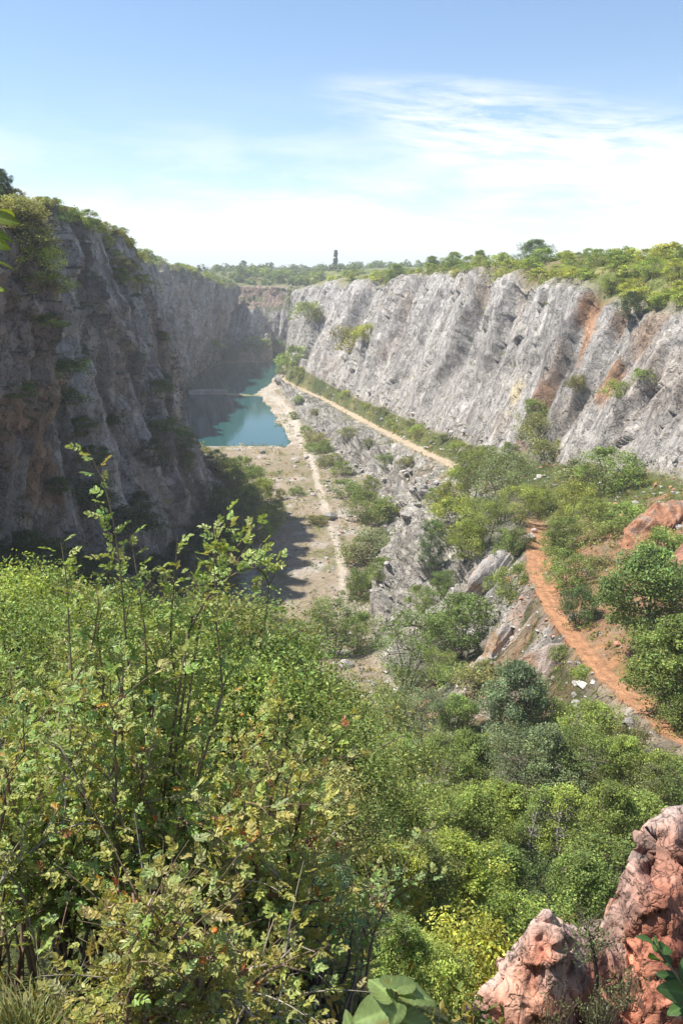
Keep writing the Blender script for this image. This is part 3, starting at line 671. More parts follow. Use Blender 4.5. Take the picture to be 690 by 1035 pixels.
# near kinds: many small leaves; far kinds: fewer, larger ones
for i in range(3):
    KIND['tree%d' % i] = make_kind('tree', 100 + i, 6.5, 2.3, 110, 150, 0.165, 1 + (i == 2) * 2, 0.20, 'round', loose=0.3)
    KIND['bush%d' % i] = make_kind('bush', 120 + i, 3.2, 2.0, 70, 90, 0.13, 5, 0.06, 'round', loose=0.15)
    KIND['locust%d' % i] = make_kind('locust', 140 + i, 5.5, 2.4, 70, 110, 0.13, 3, 0.18, 'vase', (0.14, 0.11, 0.09), loose=0.45)
    KIND['low%d' % i] = make_kind('low', 160 + i, 1.5, 1.7, 46, 60, 0.13, 6, 0.04, 'mound', loose=0.2)
    KIND['far%d' % i] = make_kind('far', 180 + i, 4.0, 2.6, 46, 36, 0.36, 4, 0.05, 'round', loose=0.2)
for i in range(3):
    KIND['near%d' % i] = make_kind('near', 220 + i, 4.2, 2.0, 150, 120, 0.075, 4, 0.10, ('round', 'vase', 'round')[i], loose=0.35)
KIND['birch0'] = make_kind('birch', 201, 8, 1.9, 90, 90, 0.15, 1, 0.2, 'cone', (0.3, 0.28, 0.25), loose=0.3)
KIND['birch1'] = make_kind('birch', 202, 8, 1.6, 80, 90, 0.15, 1, 0.2, 'column', (0.3, 0.28, 0.25), loose=0.3)
KIND['poplar0'] = make_kind('poplar', 205, 22, 2.6, 190, 46, 0.95, 1, 0.03, 'column')
KIND['broad0'] = make_kind('broad', 207, 11, 6.0, 150, 70, 0.34, 1, 0.10, 'round')
KIND['dry0'] = make_kind('dry', 209, 2.6, 1.7, 30, 26, 0.10, 8, 0.1, 'vase', (0.2, 0.15, 0.11), loose=0.5)
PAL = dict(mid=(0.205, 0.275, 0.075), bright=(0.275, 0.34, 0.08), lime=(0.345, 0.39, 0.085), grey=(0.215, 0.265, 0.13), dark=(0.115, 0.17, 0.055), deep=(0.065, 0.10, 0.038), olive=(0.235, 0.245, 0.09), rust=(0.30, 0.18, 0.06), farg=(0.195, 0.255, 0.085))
prng = random.Random(11)
PLANTS = []
def plant(name, kind, pos, h, pal, label=None, cat='bush', group=None, w=1.0, parts=True, lean=0.0):
    k = KIND[kind]
    s = h / k['H']
    rz = prng.uniform(0, 6.28)
    r = empty(name, pos)
    r.rotation_euler = (prng.gauss(0, 0.05) + lean, prng.gauss(0, 0.05), rz)
    r.scale = (s * w, s * w * prng.uniform(0.92, 1.08), s)
    c = PAL[pal]; j = prng.uniform(0.86, 1.16); hh = prng.gauss(0, 0.05)
    colr = (c[0] * j * (1 + hh), c[1] * j, c[2] * j * (1 - hh), 1)
    for nm, me in (('trunk' if cat == 'tree' else 'stems', k['stems']), ('crown', k['crown'])):
        o = bpy.data.objects.new(nm, me); C.objects.link(o); o.parent = r; o.color = colr
    tag(r, label, cat, group)
    PLANTS.append(r)
    return r
def px_plant(name, kind, px, py, hpx, pal, label, cat='bush', group=None, w=1.0, sink=0.15):
    """plant rooted where the ground is seen at pixel (px, py) of the photograph, hpx pixels tall"""
    p = cast(px, py)
    if p is None: print('MISS', px, py, label); return None
    d = pix(p)[2]
    h = hpx * d / FPX / math.cos(R(12))
    return plant(name, kind, (p.x, p.y, p.z - sink * min(1.0, h * 0.15)), h, pal, label, cat, group, w)
ORD = ['first', 'second', 'third', 'fourth', 'fifth', 'sixth', 'seventh', 'eighth', 'ninth', 'tenth', 'eleventh', 'twelfth', 'thirteenth', 'fourteenth', 'fifteenth', 'sixteenth', 'seventeenth', 'eighteenth', 'nineteenth', 'twentieth', 'twenty-first', 'twenty-second', 'twenty-third', 'twenty-fourth', 'twenty-fifth', 'twenty-sixth', 'twenty-seventh', 'twenty-eighth', 'twenty-ninth', 'thirtieth', 'thirty-first', 'thirty-second', 'thirty-third', 'thirty-fourth', 'thirty-fifth', 'thirty-sixth', 'thirty-seventh', 'thirty-eighth']
LOOK = dict(mid='green', bright='bright green', lime='yellow green', grey='grey green', dark='dark green', deep='very dark green', olive='olive green', rust='rusty brown', farg='soft green')

# ---------------------------------------------------------------- plants, place by place
def nodeat(k, y):
    j = ORDER.index(k); return np.array([np.interp(y, ys, nodes[:, j, c]) for c in range(3)])
def node_row(k, pxs):
    """stations at which profile node k is seen at the given pixel columns"""
    yy = np.linspace(90, 690, 1200); pp = np.array([pix(nodeat(k, q))[0] for q in yy])
    o = np.argsort(pp); return [float(np.interp(p, pp[o], yy[o])) for p in pxs]
def name_row(items, where, end, group):
    """items of one row, ordered from the named end: every one gets its own label"""
    items = [i for i in items if i is not None]
    for n, (o, look, kind) in enumerate(items):
        o['label'] = '%s %s %s, %s from %s' % (look, kind, where, ORD[n], end)
        o['group'] = group
def rim_row(k, px0, px1, step, off, kinds, pals, h, where, end, group, rev=False, offj=2.0, dy=0.0, skip=0.0):
    out = []; p = px0
    pxs = []
    while p < px1: pxs.append(p); p += step * prng.uniform(0.75, 1.25)
    yl = node_row(k, pxs)
    for p, y0 in zip(pxs, yl):
        if prng.random() < skip: continue
        q = nodeat(k, y0 + dy + prng.uniform(-1, 1)); xo = q[0] + off + prng.uniform(-offj, offj)
        g = drop(xo, q[1]); pal = prng.choice(pals)
        hh = h * prng.uniform(0.7, 1.3)
        o = plant('bush', prng.choice(kinds) % prng.randrange(3), (g.x, g.y, g.z - 0.2), hh, pal, None, 'bush', w=prng.uniform(1.05, 1.6))
        out.append((o, ('tall ' if hh > h * 1.12 else 'low ' if hh < h * 0.85 else '') + LOOK[pal], 'bush'))
    if rev: out.reverse()
    name_row(out, where, end, group)
def crest(px, far_=330, py0=170):
    """where the skyline of the near ground is seen in pixel column px"""
    for q in np.arange(py0, 420, 1.5):
        h = cast(px, q)
        if h is not None and h.y < far_: return h, q
    return None, None
# right rim
rim_row('RR', 372, 700, 13, 4.0, ['bush%d', 'low%d', 'far%d'], ['bright', 'lime', 'bright', 'lime'], 3.0, 'on the brink of the sunlit cliff', 'its lake end', 'bushes on the brink of the sunlit cliff')
rim_row('RR', 300, 700, 13, 11.0, ['far%d', 'bush%d'], ['bright', 'lime', 'bright', 'lime', 'mid'], 3.8, 'just behind the sunlit cliff brink', 'its lake end', 'bushes just behind the brink of the sunlit cliff', offj=3)
rim_row('RR', 310, 700, 14, 24.0, ['far%d', 'bush%d'], ['bright', 'mid', 'bright', 'bright', 'lime'], 3.8, 'on the slope above the sunlit cliff', 'its lake end', 'bushes on the slope above the sunlit cliff', offj=6)
rim_row('RR', 320, 670, 17, 50.0, ['far%d'], ['mid', 'bright', 'farg', 'bright'], 3.6, 'on the skyline above the sunlit cliff', 'its lake end', 'bushes on the skyline above the sunlit cliff', offj=9)
# left rim
def crest_row(pxs, down, hpx, pals, kinds, where, end, group):
    row = []
    for p in pxs:
        h, q = crest(p)
        if h is None: continue
        pal = prng.choice(pals); dn = down * prng.uniform(0.3, 1.6)
        o = px_plant('bush', prng.choice(kinds) % prng.randrange(3), p, q + dn, (hpx + dn * 0.5) * prng.uniform(0.75, 1.25), pal, None, w=prng.uniform(0.9, 1.3))
        if o: row.append((o, LOOK[pal], 'bush'))
    name_row(row, where, end, group)
crest_row(np.concatenate([np.arange(2, 38, 8), np.arange(40, 146, 8.5)]), 2, 8, ['olive', 'mid', 'lime', 'mid'], ['bush%d', 'far%d'], 'on the crest of the shaded cliff', 'its near end', 'bushes on the crest of the shaded cliff')
crest_row(np.arange(6, 146, 9.5), 10, 7, ['olive', 'mid', 'olive', 'lime'], ['low%d', 'bush%d'], 'just below the crest of the shaded cliff', 'its near end', 'bushes just below the crest of the shaded cliff')
row = []
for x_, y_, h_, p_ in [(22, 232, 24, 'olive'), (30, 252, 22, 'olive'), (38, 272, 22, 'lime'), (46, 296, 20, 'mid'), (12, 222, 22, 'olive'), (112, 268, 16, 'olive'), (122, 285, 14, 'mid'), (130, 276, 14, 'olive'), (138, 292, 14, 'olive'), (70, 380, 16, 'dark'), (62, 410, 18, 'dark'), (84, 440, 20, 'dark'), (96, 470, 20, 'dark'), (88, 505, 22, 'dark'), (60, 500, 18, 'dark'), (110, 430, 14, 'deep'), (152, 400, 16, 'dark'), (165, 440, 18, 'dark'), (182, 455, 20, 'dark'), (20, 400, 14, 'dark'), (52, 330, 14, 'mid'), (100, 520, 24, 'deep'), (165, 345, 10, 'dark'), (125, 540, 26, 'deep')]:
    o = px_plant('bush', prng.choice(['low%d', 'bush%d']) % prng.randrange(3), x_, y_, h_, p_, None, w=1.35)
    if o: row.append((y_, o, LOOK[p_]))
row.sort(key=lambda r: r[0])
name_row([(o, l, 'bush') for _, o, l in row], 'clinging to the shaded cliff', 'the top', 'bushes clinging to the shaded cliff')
# far left rim and end wall rim
rim_row('LR', 152, 240, 8, -5, ['far%d'], ['bright', 'mid', 'lime', 'farg'], 4.6, 'on the far rim past the shaded cliff', 'it', 'bushes on the far rim left of the lakes', offj=4)
rim_row('LR', 150, 240, 8, -22, ['far%d'], ['farg', 'mid', 'mid', 'olive'], 5.2, 'behind the far left rim', 'the shaded cliff', 'bushes further back on the far rim left of the lakes', offj=8)
row = []
for i in range(20):
    pxx = 236 + i * 4.6 + prng.uniform(-1, 1); yy = prng.uniform(712, 770)
    q = at(pxx, 290, yy); g = drop(q[0], yy)
    if 256 < pxx < 266 : continue
    pal = prng.choice(['farg', 'mid', 'bright', 'mid']); row.append((plant('bush', 'far%d' % prng.randrange(3), (g.x, g.y, g.z - 0.3), prng.uniform(5, 8.5), pal, w=1.3), LOOK[pal], 'bush'))
name_row(row, 'above the end wall of the quarry', 'the reddish scar', 'bushes on the rim above the end wall')

print('CREST', [(p, crest(p)[1]) for p in (-12, 5, 30, 60, 90, 120, 140)])
# single trees on the rims
def sky_tree(name, kind, px, ytop, y, h, pal, label, w=1.0):
    q = at(px, ytop, y); g = drop(q[0], y)
    print('SKY', label, round(q[2] - g.z, 1)); h = max(h * 0.6, min(h * 1.5, q[2] - g.z))
    return plant(name, kind, (g.x, g.y, g.z - 0.2), h, pal, label, 'tree', None, w)
sky_tree('tree', 'broad0', 543, 241, 255, 9.5, 'dark', 'large round dark tree standing on the rim above the sunlit cliff', 1.35)
sky_tree('poplar_tree', 'poplar0', 338.5, 252, 860, 15, 'deep', 'tall narrow dark poplar standing alone on the horizon', 0.85)
px_plant('tree', 'tree0', 5, crest(5)[1] + 3, 26, 'deep', 'dark tree rising above the shaded cliff at the edge of the picture', 'tree', w=1.0)
px_plant('tree', 'tree1', -12, crest(-12)[1] + 3, 26, 'deep', 'dark tree half cut off by the picture edge above the shaded cliff', 'tree', w=1.1)
px_plant('tree', 'bush1', 90, crest(90)[1] + 2, 15, 'mid', 'rounded green tree on the shaded cliff at its highest crest', 'tree', w=1.2)
px_plant('conifer_tree', 'birch1', 201, crest(201, 690, 240)[1] + 1, 9, 'deep', 'small dark upright tree on the far rim left of the lakes', 'tree', w=0.9)
sky_tree('tree', 'broad0', 246, 263, 800, 8, 'dark', 'dark round tree above the reddish scar at the quarry end', 0.8)
sky_tree('tree', 'broad0', 243, 270, 735, 7, 'dark', 'small dark round tree just above the reddish scar', 0.8)
sky_tree('tree', 'broad0', 262, 268, 780, 9, 'dark', 'dark round tree right of the reddish scar at the quarry end', 0.9)
sky_tree('tree', 'tree0', 485, 252, 330, 6, 'mid', 'green tree on the skyline left of the large round tree', 1.1)
sky_tree('tree', 'tree1', 458, 254, 345, 6, 'mid', 'broad green tree on the skyline midway between poplar and large round tree', 1.4)
sky_tree('tree', 'tree2', 437, 258, 370, 5, 'mid', 'green tree on the skyline nearest to the poplar side of the sunlit cliff', 1.2)
sky_tree('tree', 'tree1', 400, 262, 400, 6, 'mid', 'green tree at the skyline where the sunlit cliff meets the far woods', 1.3)
sky_tree('tree', 'tree0', 662, 261, 210, 4, 'dark', 'dark tree on the skyline at the right end of the sunlit cliff', 1.2)
px_plant('bush', 'bush1', 637, 322, 26, 'deep', 'dark green bush hanging over the orange stained rock of the sunlit cliff')
px_plant('bush', 'low0', 668, 312, 13, 'mid', 'low green bush at the brink right of the dark overhanging bush')

# bushes clinging to the sunlit cliff and at its foot
for a in [
    ('bush1', 614, 497, 44, 'bright', 'round bright bush standing alone at the foot of the sunlit cliff', 1.15),
    ('low1', 586, 490, 22, 'olive', 'dull olive bush at the cliff foot left of the round bright bush', 1.3),
    ('low2', 545, 445, 26, 'olive', 'olive bush growing in the dark crack of the sunlit cliff', 1.0),
    ('low0', 540, 425, 20, 'mid', 'green bush in the upper part of the dark cliff crack', 0.9),
    ('low1', 552, 465, 20, 'olive', 'olive bush at the bottom of the dark cliff crack', 1.0),
    ('low2', 625, 400, 15, 'mid', 'small bush on the cliff face below the orange stain', 1.0),
    ('low0', 583, 395, 16, 'olive', 'small upright bush on the cliff left of the orange stain', 0.7),
    ('low1', 648, 385, 12, 'mid', 'tiny bush on the cliff right of the orange stain', 1.0),
    ('bush0', 515, 475, 28, 'mid', 'upright bush against the pale slab at the cliff foot', 0.8),
    ('low2', 355, 355, 24, 'olive', 'olive bush in the gully of the sunlit cliff above the lakes', 0.8),
    ('low0', 368, 345, 16, 'lime', 'pale bush high in the gully of the sunlit cliff', 0.8),
    ('low1', 312, 322, 16, 'mid', 'green bush on the shoulder where the sunlit cliff meets the end wall', 1.0),
    ('low0', 322, 326, 11, 'olive', 'olive bush on the shoulder beside the end wall', 1.0),
    ('far1', 255, 355, 16, 'farg', 'bushy green clump at the foot of the end wall by the water', 1.1),
    ('far2', 268, 356, 13, 'farg', 'lower bush right of the clump at the foot of the end wall', 1.0),
    ('far0', 283, 356, 12, 'mid', 'small bush where the end wall meets the water', 1.0),
    ('far1', 298, 372, 22, 'bright', 'bright bush where the upper road starts above the far lake', 1.0),
    ('far0', 288, 378, 17, 'bright', 'bright bush beside the far lake shore', 1.0),
    ('far2', 303, 385, 14, 'bright', 'bright bush at the start of the upper road', 1.0),
    ('low2', 215, 352, 9, 'mid', 'small bush on the shaded wall left of the far lake', 1.2)]:
    k, x_, y_, h_, p_, l_, w_ = a
    px_plant('bush', k, x_, y_, h_, p_, l_, w=w_)
# the strip between the upper road and the cliff foot
row = []
for i in range(26):
    t = i / 25.0
    yy = 400 * (1 - t) + 186 * t + prng.uniform(-3, 3); q = nodeat('BI', yy); q2 = nodeat('RF', yy)
    xx = q[0] + (q2[0] - q[0]) * prng.uniform(0.15, 0.95); g = drop(xx, yy)
    pal = prng.choice(['olive', 'mid', 'olive', 'bright', 'lime']); hh = prng.uniform(0.9, 2.8)
    o = plant('bush', prng.choice(['bush%d', 'low%d', 'far%d']) % prng.randrange(3), (g.x, g.y, g.z - 0.15), hh, pal, w=prng.uniform(0.9, 1.5))
    row.append((o, LOOK[pal], 'bush'))
name_row(row, 'between the upper road and the sunlit cliff', 'the lake end', 'bushes between the upper road and the sunlit cliff')
row = []
for x_, y_, h_, p_ in [(309, 440, 10, 'mid'), (318, 448, 11, 'olive'), (328, 458, 12, 'mid'), (338, 470, 12, 'olive'), (346, 480, 14, 'mid'), (352, 440, 8, 'olive'), (372, 452, 9, 'olive'), (390, 468, 9, 'mid'), (296, 424, 8, 'mid'), (302, 408, 8, 'bright'), (318, 420, 7, 'olive'), (395, 520, 16, 'mid'), (440, 505, 13, 'mid'), (412, 470, 8, 'olive')]:
    o = px_plant('bush', prng.choice(['low%d', 'bush%d']) % prng.randrange(3), x_, y_, h_, p_, None, w=1.3)
    if o: row.append((o, LOOK[p_], 'bush'))
name_row(row, 'on the rocky bench wall below the upper road', 'the lake', 'bushes on the bench wall')
# on the floor and the bench foot
for a in [
    ('low0', 350, 503, 17, 'mid', 'low round bush on the quarry floor beside the path', 1.2), ('low2', 330, 472, 12, 'olive', 'low bush between the floor path and the bench wall', 1.0),
    ('low1', 324, 458, 10, 'mid', 'tiny bush on the floor below the bench wall near the lake', 1.2), ('bush0', 375, 503, 22, 'mid', 'bush at the foot of the bench wall beside the loose rocks', 0.9),
    ('bush1', 369, 527, 32, 'mid', 'upright bush on the floor in front of the loose rocks', 0.9), ('bush2', 385, 530, 26, 'mid', 'bush leaning against the loose rocks of the bench wall', 0.8),
    ('low1', 385, 556, 20, 'grey', 'low grey green bush on the floor edge below the loose rocks', 1.5), ('low0', 366, 565, 20, 'olive', 'low olive bush on the floor edge left of the grey green one', 1.3),
    ('bush2', 385, 588, 26, 'mid', 'bush at the edge of the tilted grey slab', 0.8), ('bush0', 362, 608, 34, 'mid', 'bush on the floor left of the tilted grey slab', 0.8), ('low2', 372, 600, 22, 'mid', 'small bush touching the tilted grey slab', 0.9),
    ('low0', 320, 530, 9, 'olive', 'weedy low bush in the middle of the floor', 1.4), ('low2', 300, 500, 8, 'mid', 'weedy low bush near the lake shore', 1.3), ('low1', 315, 455, 7, 'mid', 'weed bush on the lake shore corner', 1.3)]:
    k, x_, y_, h_, p_, l_, w_ = a
    px_plant('bush', k, x_, y_, h_, p_, l_, w=w_)
# the sunny and shaded bushes below the shaded cliff
row = []
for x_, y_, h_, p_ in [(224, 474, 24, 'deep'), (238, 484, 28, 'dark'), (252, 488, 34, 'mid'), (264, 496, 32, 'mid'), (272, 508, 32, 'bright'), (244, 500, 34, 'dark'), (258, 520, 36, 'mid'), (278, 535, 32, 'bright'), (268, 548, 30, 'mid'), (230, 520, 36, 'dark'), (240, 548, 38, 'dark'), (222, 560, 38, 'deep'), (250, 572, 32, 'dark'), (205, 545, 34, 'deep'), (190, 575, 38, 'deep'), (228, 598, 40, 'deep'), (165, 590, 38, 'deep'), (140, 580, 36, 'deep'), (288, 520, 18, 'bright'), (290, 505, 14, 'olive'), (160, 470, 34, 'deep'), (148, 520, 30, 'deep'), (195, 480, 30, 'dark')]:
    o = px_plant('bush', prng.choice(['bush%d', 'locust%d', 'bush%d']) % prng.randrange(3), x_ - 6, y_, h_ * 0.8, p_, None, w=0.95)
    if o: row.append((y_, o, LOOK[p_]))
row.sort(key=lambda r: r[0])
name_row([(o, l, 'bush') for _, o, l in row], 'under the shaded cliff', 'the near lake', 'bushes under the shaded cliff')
row = []
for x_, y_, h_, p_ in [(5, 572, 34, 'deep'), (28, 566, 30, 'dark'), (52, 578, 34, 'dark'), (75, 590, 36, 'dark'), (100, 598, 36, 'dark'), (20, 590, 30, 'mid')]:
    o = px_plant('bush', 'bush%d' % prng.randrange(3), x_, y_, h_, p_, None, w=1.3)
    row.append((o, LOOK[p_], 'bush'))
name_row(row, 'at the shaded cliff foot', 'the picture edge', 'bushes at the near foot of the shaded cliff')

# the slope around the red track
for a in [
    ('tree', 'tree0', 650, 655, 108, 'mid', 'big round leafy tree right of the red track', 1.1), ('tree', 'tree1', 676, 722, 104, 'mid', 'leafy tree at the picture edge below the big round leafy tree', 1.15), ('tree', 'tree2', 697, 700, 90, 'mid', 'leafy tree cut by the picture edge behind the lower right tree', 1.2), ('tree', 'bush2', 690, 738, 40, 'mid', 'low leafy tree on the verge where the red track leaves the picture', 1.2),
    ('bush', 'bush0', 567, 560, 38, 'mid', 'topmost of the chain of bushes along the right side of the red track', 1.0), ('bush', 'bush1', 573, 596, 40, 'mid', 'middle one of the chain of bushes along the right side of the red track', 1.0), ('bush', 'bush2', 584, 630, 40, 'dark', 'lowest of the chain of bushes along the right side of the red track', 0.95),
    ('bush', 'bush1', 518, 608, 38, 'mid', 'round bush on the left verge of the red track above the slabs', 1.0), ('bush', 'bush2', 524, 560, 28, 'olive', 'olive bush left of the red track where it comes out of the thicket', 0.9), ('bush', 'bush0', 514, 568, 34, 'mid', 'green bush above the grey slab left of the red track', 0.9),
    ('bush', 'low0', 633, 528, 18, 'bright', 'low bright bush on the earthy slope below the cliff', 1.4), ('bush', 'low2', 605, 575, 14, 'olive', 'thin olive bush on the bare red earth', 1.2), ('bush', 'low1', 600, 545, 14, 'olive', 'flat olive bush on the grassy red slope', 1.6), ('bush', 'low0', 668, 560, 24, 'bright', 'bright bush between the two red rock faces', 1.0),
    ('bush', 'bush1', 578, 524, 38, 'lime', 'yellow green bush right of the hidden bend of the track', 0.9), ('bush', 'bush0', 600, 530, 26, 'bright', 'bright spreading bush right of the yellow green bush', 1.4), ('bush', 'low1', 622, 540, 18, 'mid', 'low green bush left of the upper red rock face', 1.3), ('bush', 'bush2', 546, 522, 28, 'bright', 'bright bush in the thicket straight above the red track', 0.9),
    ('tree', 'locust0', 506, 528, 70, 'grey', 'feathery grey green tree at the centre of the thicket below the cliff', 1.0), ('tree', 'locust1', 478, 512, 56, 'mid', 'feathery green tree at the end of the upper road', 1.0), ('tree', 'locust2', 524, 534, 44, 'bright', 'feathery bright tree right of the thicket centre', 1.0), ('tree', 'locust1', 490, 552, 50, 'bright', 'feathery bright tree in front of the thicket centre', 1.1),
    ('bush', 'bush1', 462, 545, 44, 'lime', 'yellow green bush on the left flank of the thicket', 1.0), ('bush', 'bush2', 472, 565, 40, 'bright', 'bright bush below the yellow green flank of the thicket', 1.0), ('bush', 'bush0', 455, 520, 34, 'bright', 'bright bush right below the end of the upper road', 1.0), ('bush', 'low0', 470, 487, 16, 'bright', 'low bright bush where the upper road enters the thicket', 1.3), ('bush', 'bush0', 493, 480, 30, 'mid', 'green bush against the cliff foot behind the thicket', 0.9),
    ('tree', 'birch1', 437, 590, 68, 'dark', 'slender dark tree on the slope between bench wall and thicket', 0.75), ('bush', 'bush1', 424, 618, 28, 'mid', 'bush at the foot of the slender dark tree', 0.8), ('bush', 'bush0', 448, 602, 26, 'mid', 'bush right of the slender dark tree', 1.0),
    ('tree', 'bush2', 467, 660, 62, 'mid', 'round leafy tree just left of the big tilted slabs', 0.95), ('tree', 'locust0', 410, 695, 78, 'mid', 'broad feathery tree standing at the near end of the grey slab', 1.1), ('tree', 'locust2', 440, 694, 40, 'mid', 'feathery tree between the grey slab and the round leafy tree', 0.9), ('bush', 'low2', 448, 640, 20, 'olive', 'dry olive bush above the round leafy tree', 1.3),
    ('tree', 'locust1', 338, 664, 60, 'mid', 'broad feathery tree at the near end of the quarry floor', 0.95), ('tree', 'locust0', 312, 664, 48, 'mid', 'feathery tree left of the broad one at the near end of the floor', 0.9), ('bush', 'bush1', 362, 660, 44, 'bright', 'bright bush right of the broad feathery tree at the near end of the floor', 0.8), ('bush', 'bush0', 298, 655, 30, 'mid', 'bush at the tip of the cliff shadow on the floor', 0.9),
    ('bush', 'low0', 485, 690, 18, 'olive', 'flat olive bush under the big tilted slabs', 1.6), ('bush', 'low1', 460, 690, 16, 'mid', 'low bush below the round leafy tree', 1.3), ('bush', 'low2', 566, 664, 11, 'mid', 'low weed bush on the left verge of the track by the slabs', 1.2), ('bush', 'low0', 588, 684, 10, 'bright', 'low bright weeds bush between track and pale boulders', 1.3)]:
    n_, k, x_, y_, h_, p_, l_, w_ = a
    px_plant('bush' if n_ == 'bush' else 'tree', k, x_, y_, h_, p_, l_, n_, w=w_)
# trees of the wooded valley below the viewpoint, row by row down the slope
def wood_row(items, where, end='the left', cat='tree', group='trees in the wooded valley'):
    row = []
    for x_, y_, h_, p_, k in items:
        o = px_plant(cat, k, x_, y_, h_, p_, None, cat, w=prng.uniform(0.95, 1.15))
        if o: row.append((o, LOOK[p_] + (' feathery' if 'locust' in k else ''), cat))
    name_row(row, where, end, group)
wood_row([(349, 742, 46, 'mid', 'bush0'), (392, 756, 62, 'mid', 'locust1'), (425, 760, 66, 'grey', 'locust2'), (462, 748, 50, 'mid', 'tree0'), (520, 752, 92, 'grey', 'tree1'), (548, 742, 40, 'mid', 'bush1'), (598, 752, 46, 'bright', 'bush2'), (632, 776, 44, 'olive', 'bush0'), (664, 800, 40, 'bright', 'bush1')], 'in the top row of the valley wood')
wood_row([(372, 800, 58, 'mid', 'bush2'), (405, 806, 70, 'mid', 'tree0'), (444, 812, 74, 'mid', 'locust0'), (480, 806, 74, 'mid', 'tree2'), (520, 812, 78, 'grey', 'locust1'), (556, 810, 84, 'grey', 'tree1'), (590, 806, 74, 'mid', 'locust2'), (622, 800, 62, 'bright', 'tree0'), (655, 812, 40, 'olive', 'bush1'), (690, 815, 50, 'mid', 'bush0')], 'in the second row of the valley wood')
wood_row([(398, 862, 78, 'olive', 'tree1'), (432, 872, 80, 'mid', 'locust2'), (470, 874, 90, 'mid', 'tree0'), (505, 868, 84, 'bright', 'tree2'), (540, 880, 100, 'mid', 'birch0'), (574, 884, 104, 'bright', 'birch0'), (606, 868, 84, 'mid', 'tree1'), (640, 862, 64, 'bright', 'bush2')], 'in the third row of the valley wood')
wood_row([(392, 935, 96, 'lime', 'tree0'), (430, 930, 92, 'olive', 'tree2'), (462, 935, 100, 'lime', 'tree1'), (500, 938, 92, 'mid', 'tree0'), (585, 936, 86, 'mid', 'tree2'), (615, 925, 80, 'mid', 'bush1'), (545, 925, 60, 'dark', 'bush0')], 'in the fourth row of the valley wood')
wood_row([(476, 1025, 108, 'lime', 'bush0'), (440, 1015, 64, 'bright', 'bush2'), (525, 985, 84, 'bright', 'bush1'), (400, 1008, 90, 'mid', 'tree1'), (510, 1040, 90, 'lime', 'bush2')], 'in the wood just above the red rock')
# shrubs on the near slope behind the rose bushes
def y_plant(name, kind, px, ytop, y, pal, label=None, cat='bush', w=1.0, group=None):
    q = at(px, ytop, y); g = drop(q[0], y)
    h = max(0.5, q[2] - g.z)
    print('Y', px, ytop, y, round(h, 1))
    return plant(name, kind, (g.x, g.y, g.z - 0.1), h, pal, label, cat, group, w)
row = []
for x_, t_, y_, p_, k in [(0, 572, 17, 'bright', 'near0'), (30, 588, 15, 'mid', 'near1'), (62, 600, 19, 'olive', 'near2'), (-5, 615, 11, 'mid', 'near1'), (45, 640, 11, 'olive', 'near0'), (95, 610, 17, 'mid', 'near1'), (128, 618, 20, 'mid', 'near0'), (158, 616, 19, 'mid', 'near2'), (190, 610, 20, 'olive', 'near1'), (222, 612, 21, 'mid', 'near0'), (250, 636, 20, 'mid', 'near2'), (100, 650, 12, 'mid', 'near0'), (150, 655, 12, 'bright', 'near1'), (200, 650, 13, 'mid', 'near2'), (240, 660, 13, 'bright', 'near0'), (276, 668, 19, 'mid', 'near1'), (300, 692, 18, 'olive', 'near1'), (325, 708, 20, 'bright', 'near0')]:
    row.append((x_, y_plant('bush', k, x_, t_, y_, p_, w=1.0), LOOK[p_]))
row.sort(key=lambda r: r[0])
name_row([(o, l, 'bush') for _, o, l in row], 'behind the wild rose bushes', 'the picture edge', 'bushes on the near slope behind the rose bushes')
row = []
for x_, t_, y_, p_, k in [(285, 720, 12, 'mid', 'near1'), (320, 730, 13, 'olive', 'near0'), (350, 760, 14, 'mid', 'near2'), (300, 770, 10, 'olive', 'near0'), (340, 810, 11, 'mid', 'near0'), (370, 840, 12, 'olive', 'near1'), (325, 860, 9, 'grey', 'near2'), (365, 900, 9, 'grey', 'near0'), (395, 930, 8.5, 'olive', 'near1'), (345, 950, 7, 'mid', 'near1'), (310, 920, 6.5, 'olive', 'near2'), (400, 975, 7, 'rust', 'near2')]:
    row.append((t_, y_plant('bush', k, x_, t_, y_, p_, w=1.05), LOOK[p_]))
name_row([(o, l, 'bush') for _, o, l in row], 'right of the wild rose bushes', 'the quarry floor', 'bushes on the steep slope right of the rose bushes')

# woods beyond the rims: one mass
g_ = np.random.default_rng(5)
wv = []; wc = []
ncr = 0
while ncr < 1500:
    yy = 712 * math.exp(g_.uniform(0, 1) ** 1.7 * 1.5); xx = g_.uniform(-0.34, 0.48) * yy
    if xx > 0.07 * yy and yy < 700: continue
    if float(vnoise(xx / 60, yy / 90, 0.5, 77)) < -0.5 and yy < 900: continue
    g = drop(xx, yy); hh = g_.uniform(3, 8) * (0.75 if yy < 850 else 1.15); ncr += 1
    n = 34
    d = rand_dir(n, g_) * (g_.uniform(0.3, 1, n) ** 0.5)[:, None] * np.array([[hh * 0.62, hh * 0.62, hh * 0.5]])
    nr = d / (np.linalg.norm(d, axis=1)[:, None] + 1e-6) + np.array([[0, 0, 0.6]]) + 0.5 * rand_dir(n, g_); nr /= np.linalg.norm(nr, axis=1)[:, None]
    v, f = leaf_quads(d + np.array([[g.x, g.y, g.z + hh * 0.5]]), nr, hh * 0.36 * g_.uniform(0.7, 1.3, n), g_, 0.8)
    wv.append(v); wc.append(np.repeat(leaf_tint(n, g_, 0.22) * math.exp(g_.normal(0, 0.2)), 4, 0))
wv = np.concatenate(wv)
o = mesh_obj('woods', wv, np.arange(len(wv)).reshape(-1, 4), M_LEAF, None, np.concatenate(wc), False)
o.color = (0.13, 0.175, 0.06, 1); tag(o, 'green woods spreading behind the far rims up to the horizon', 'woods', None, 'stuff')

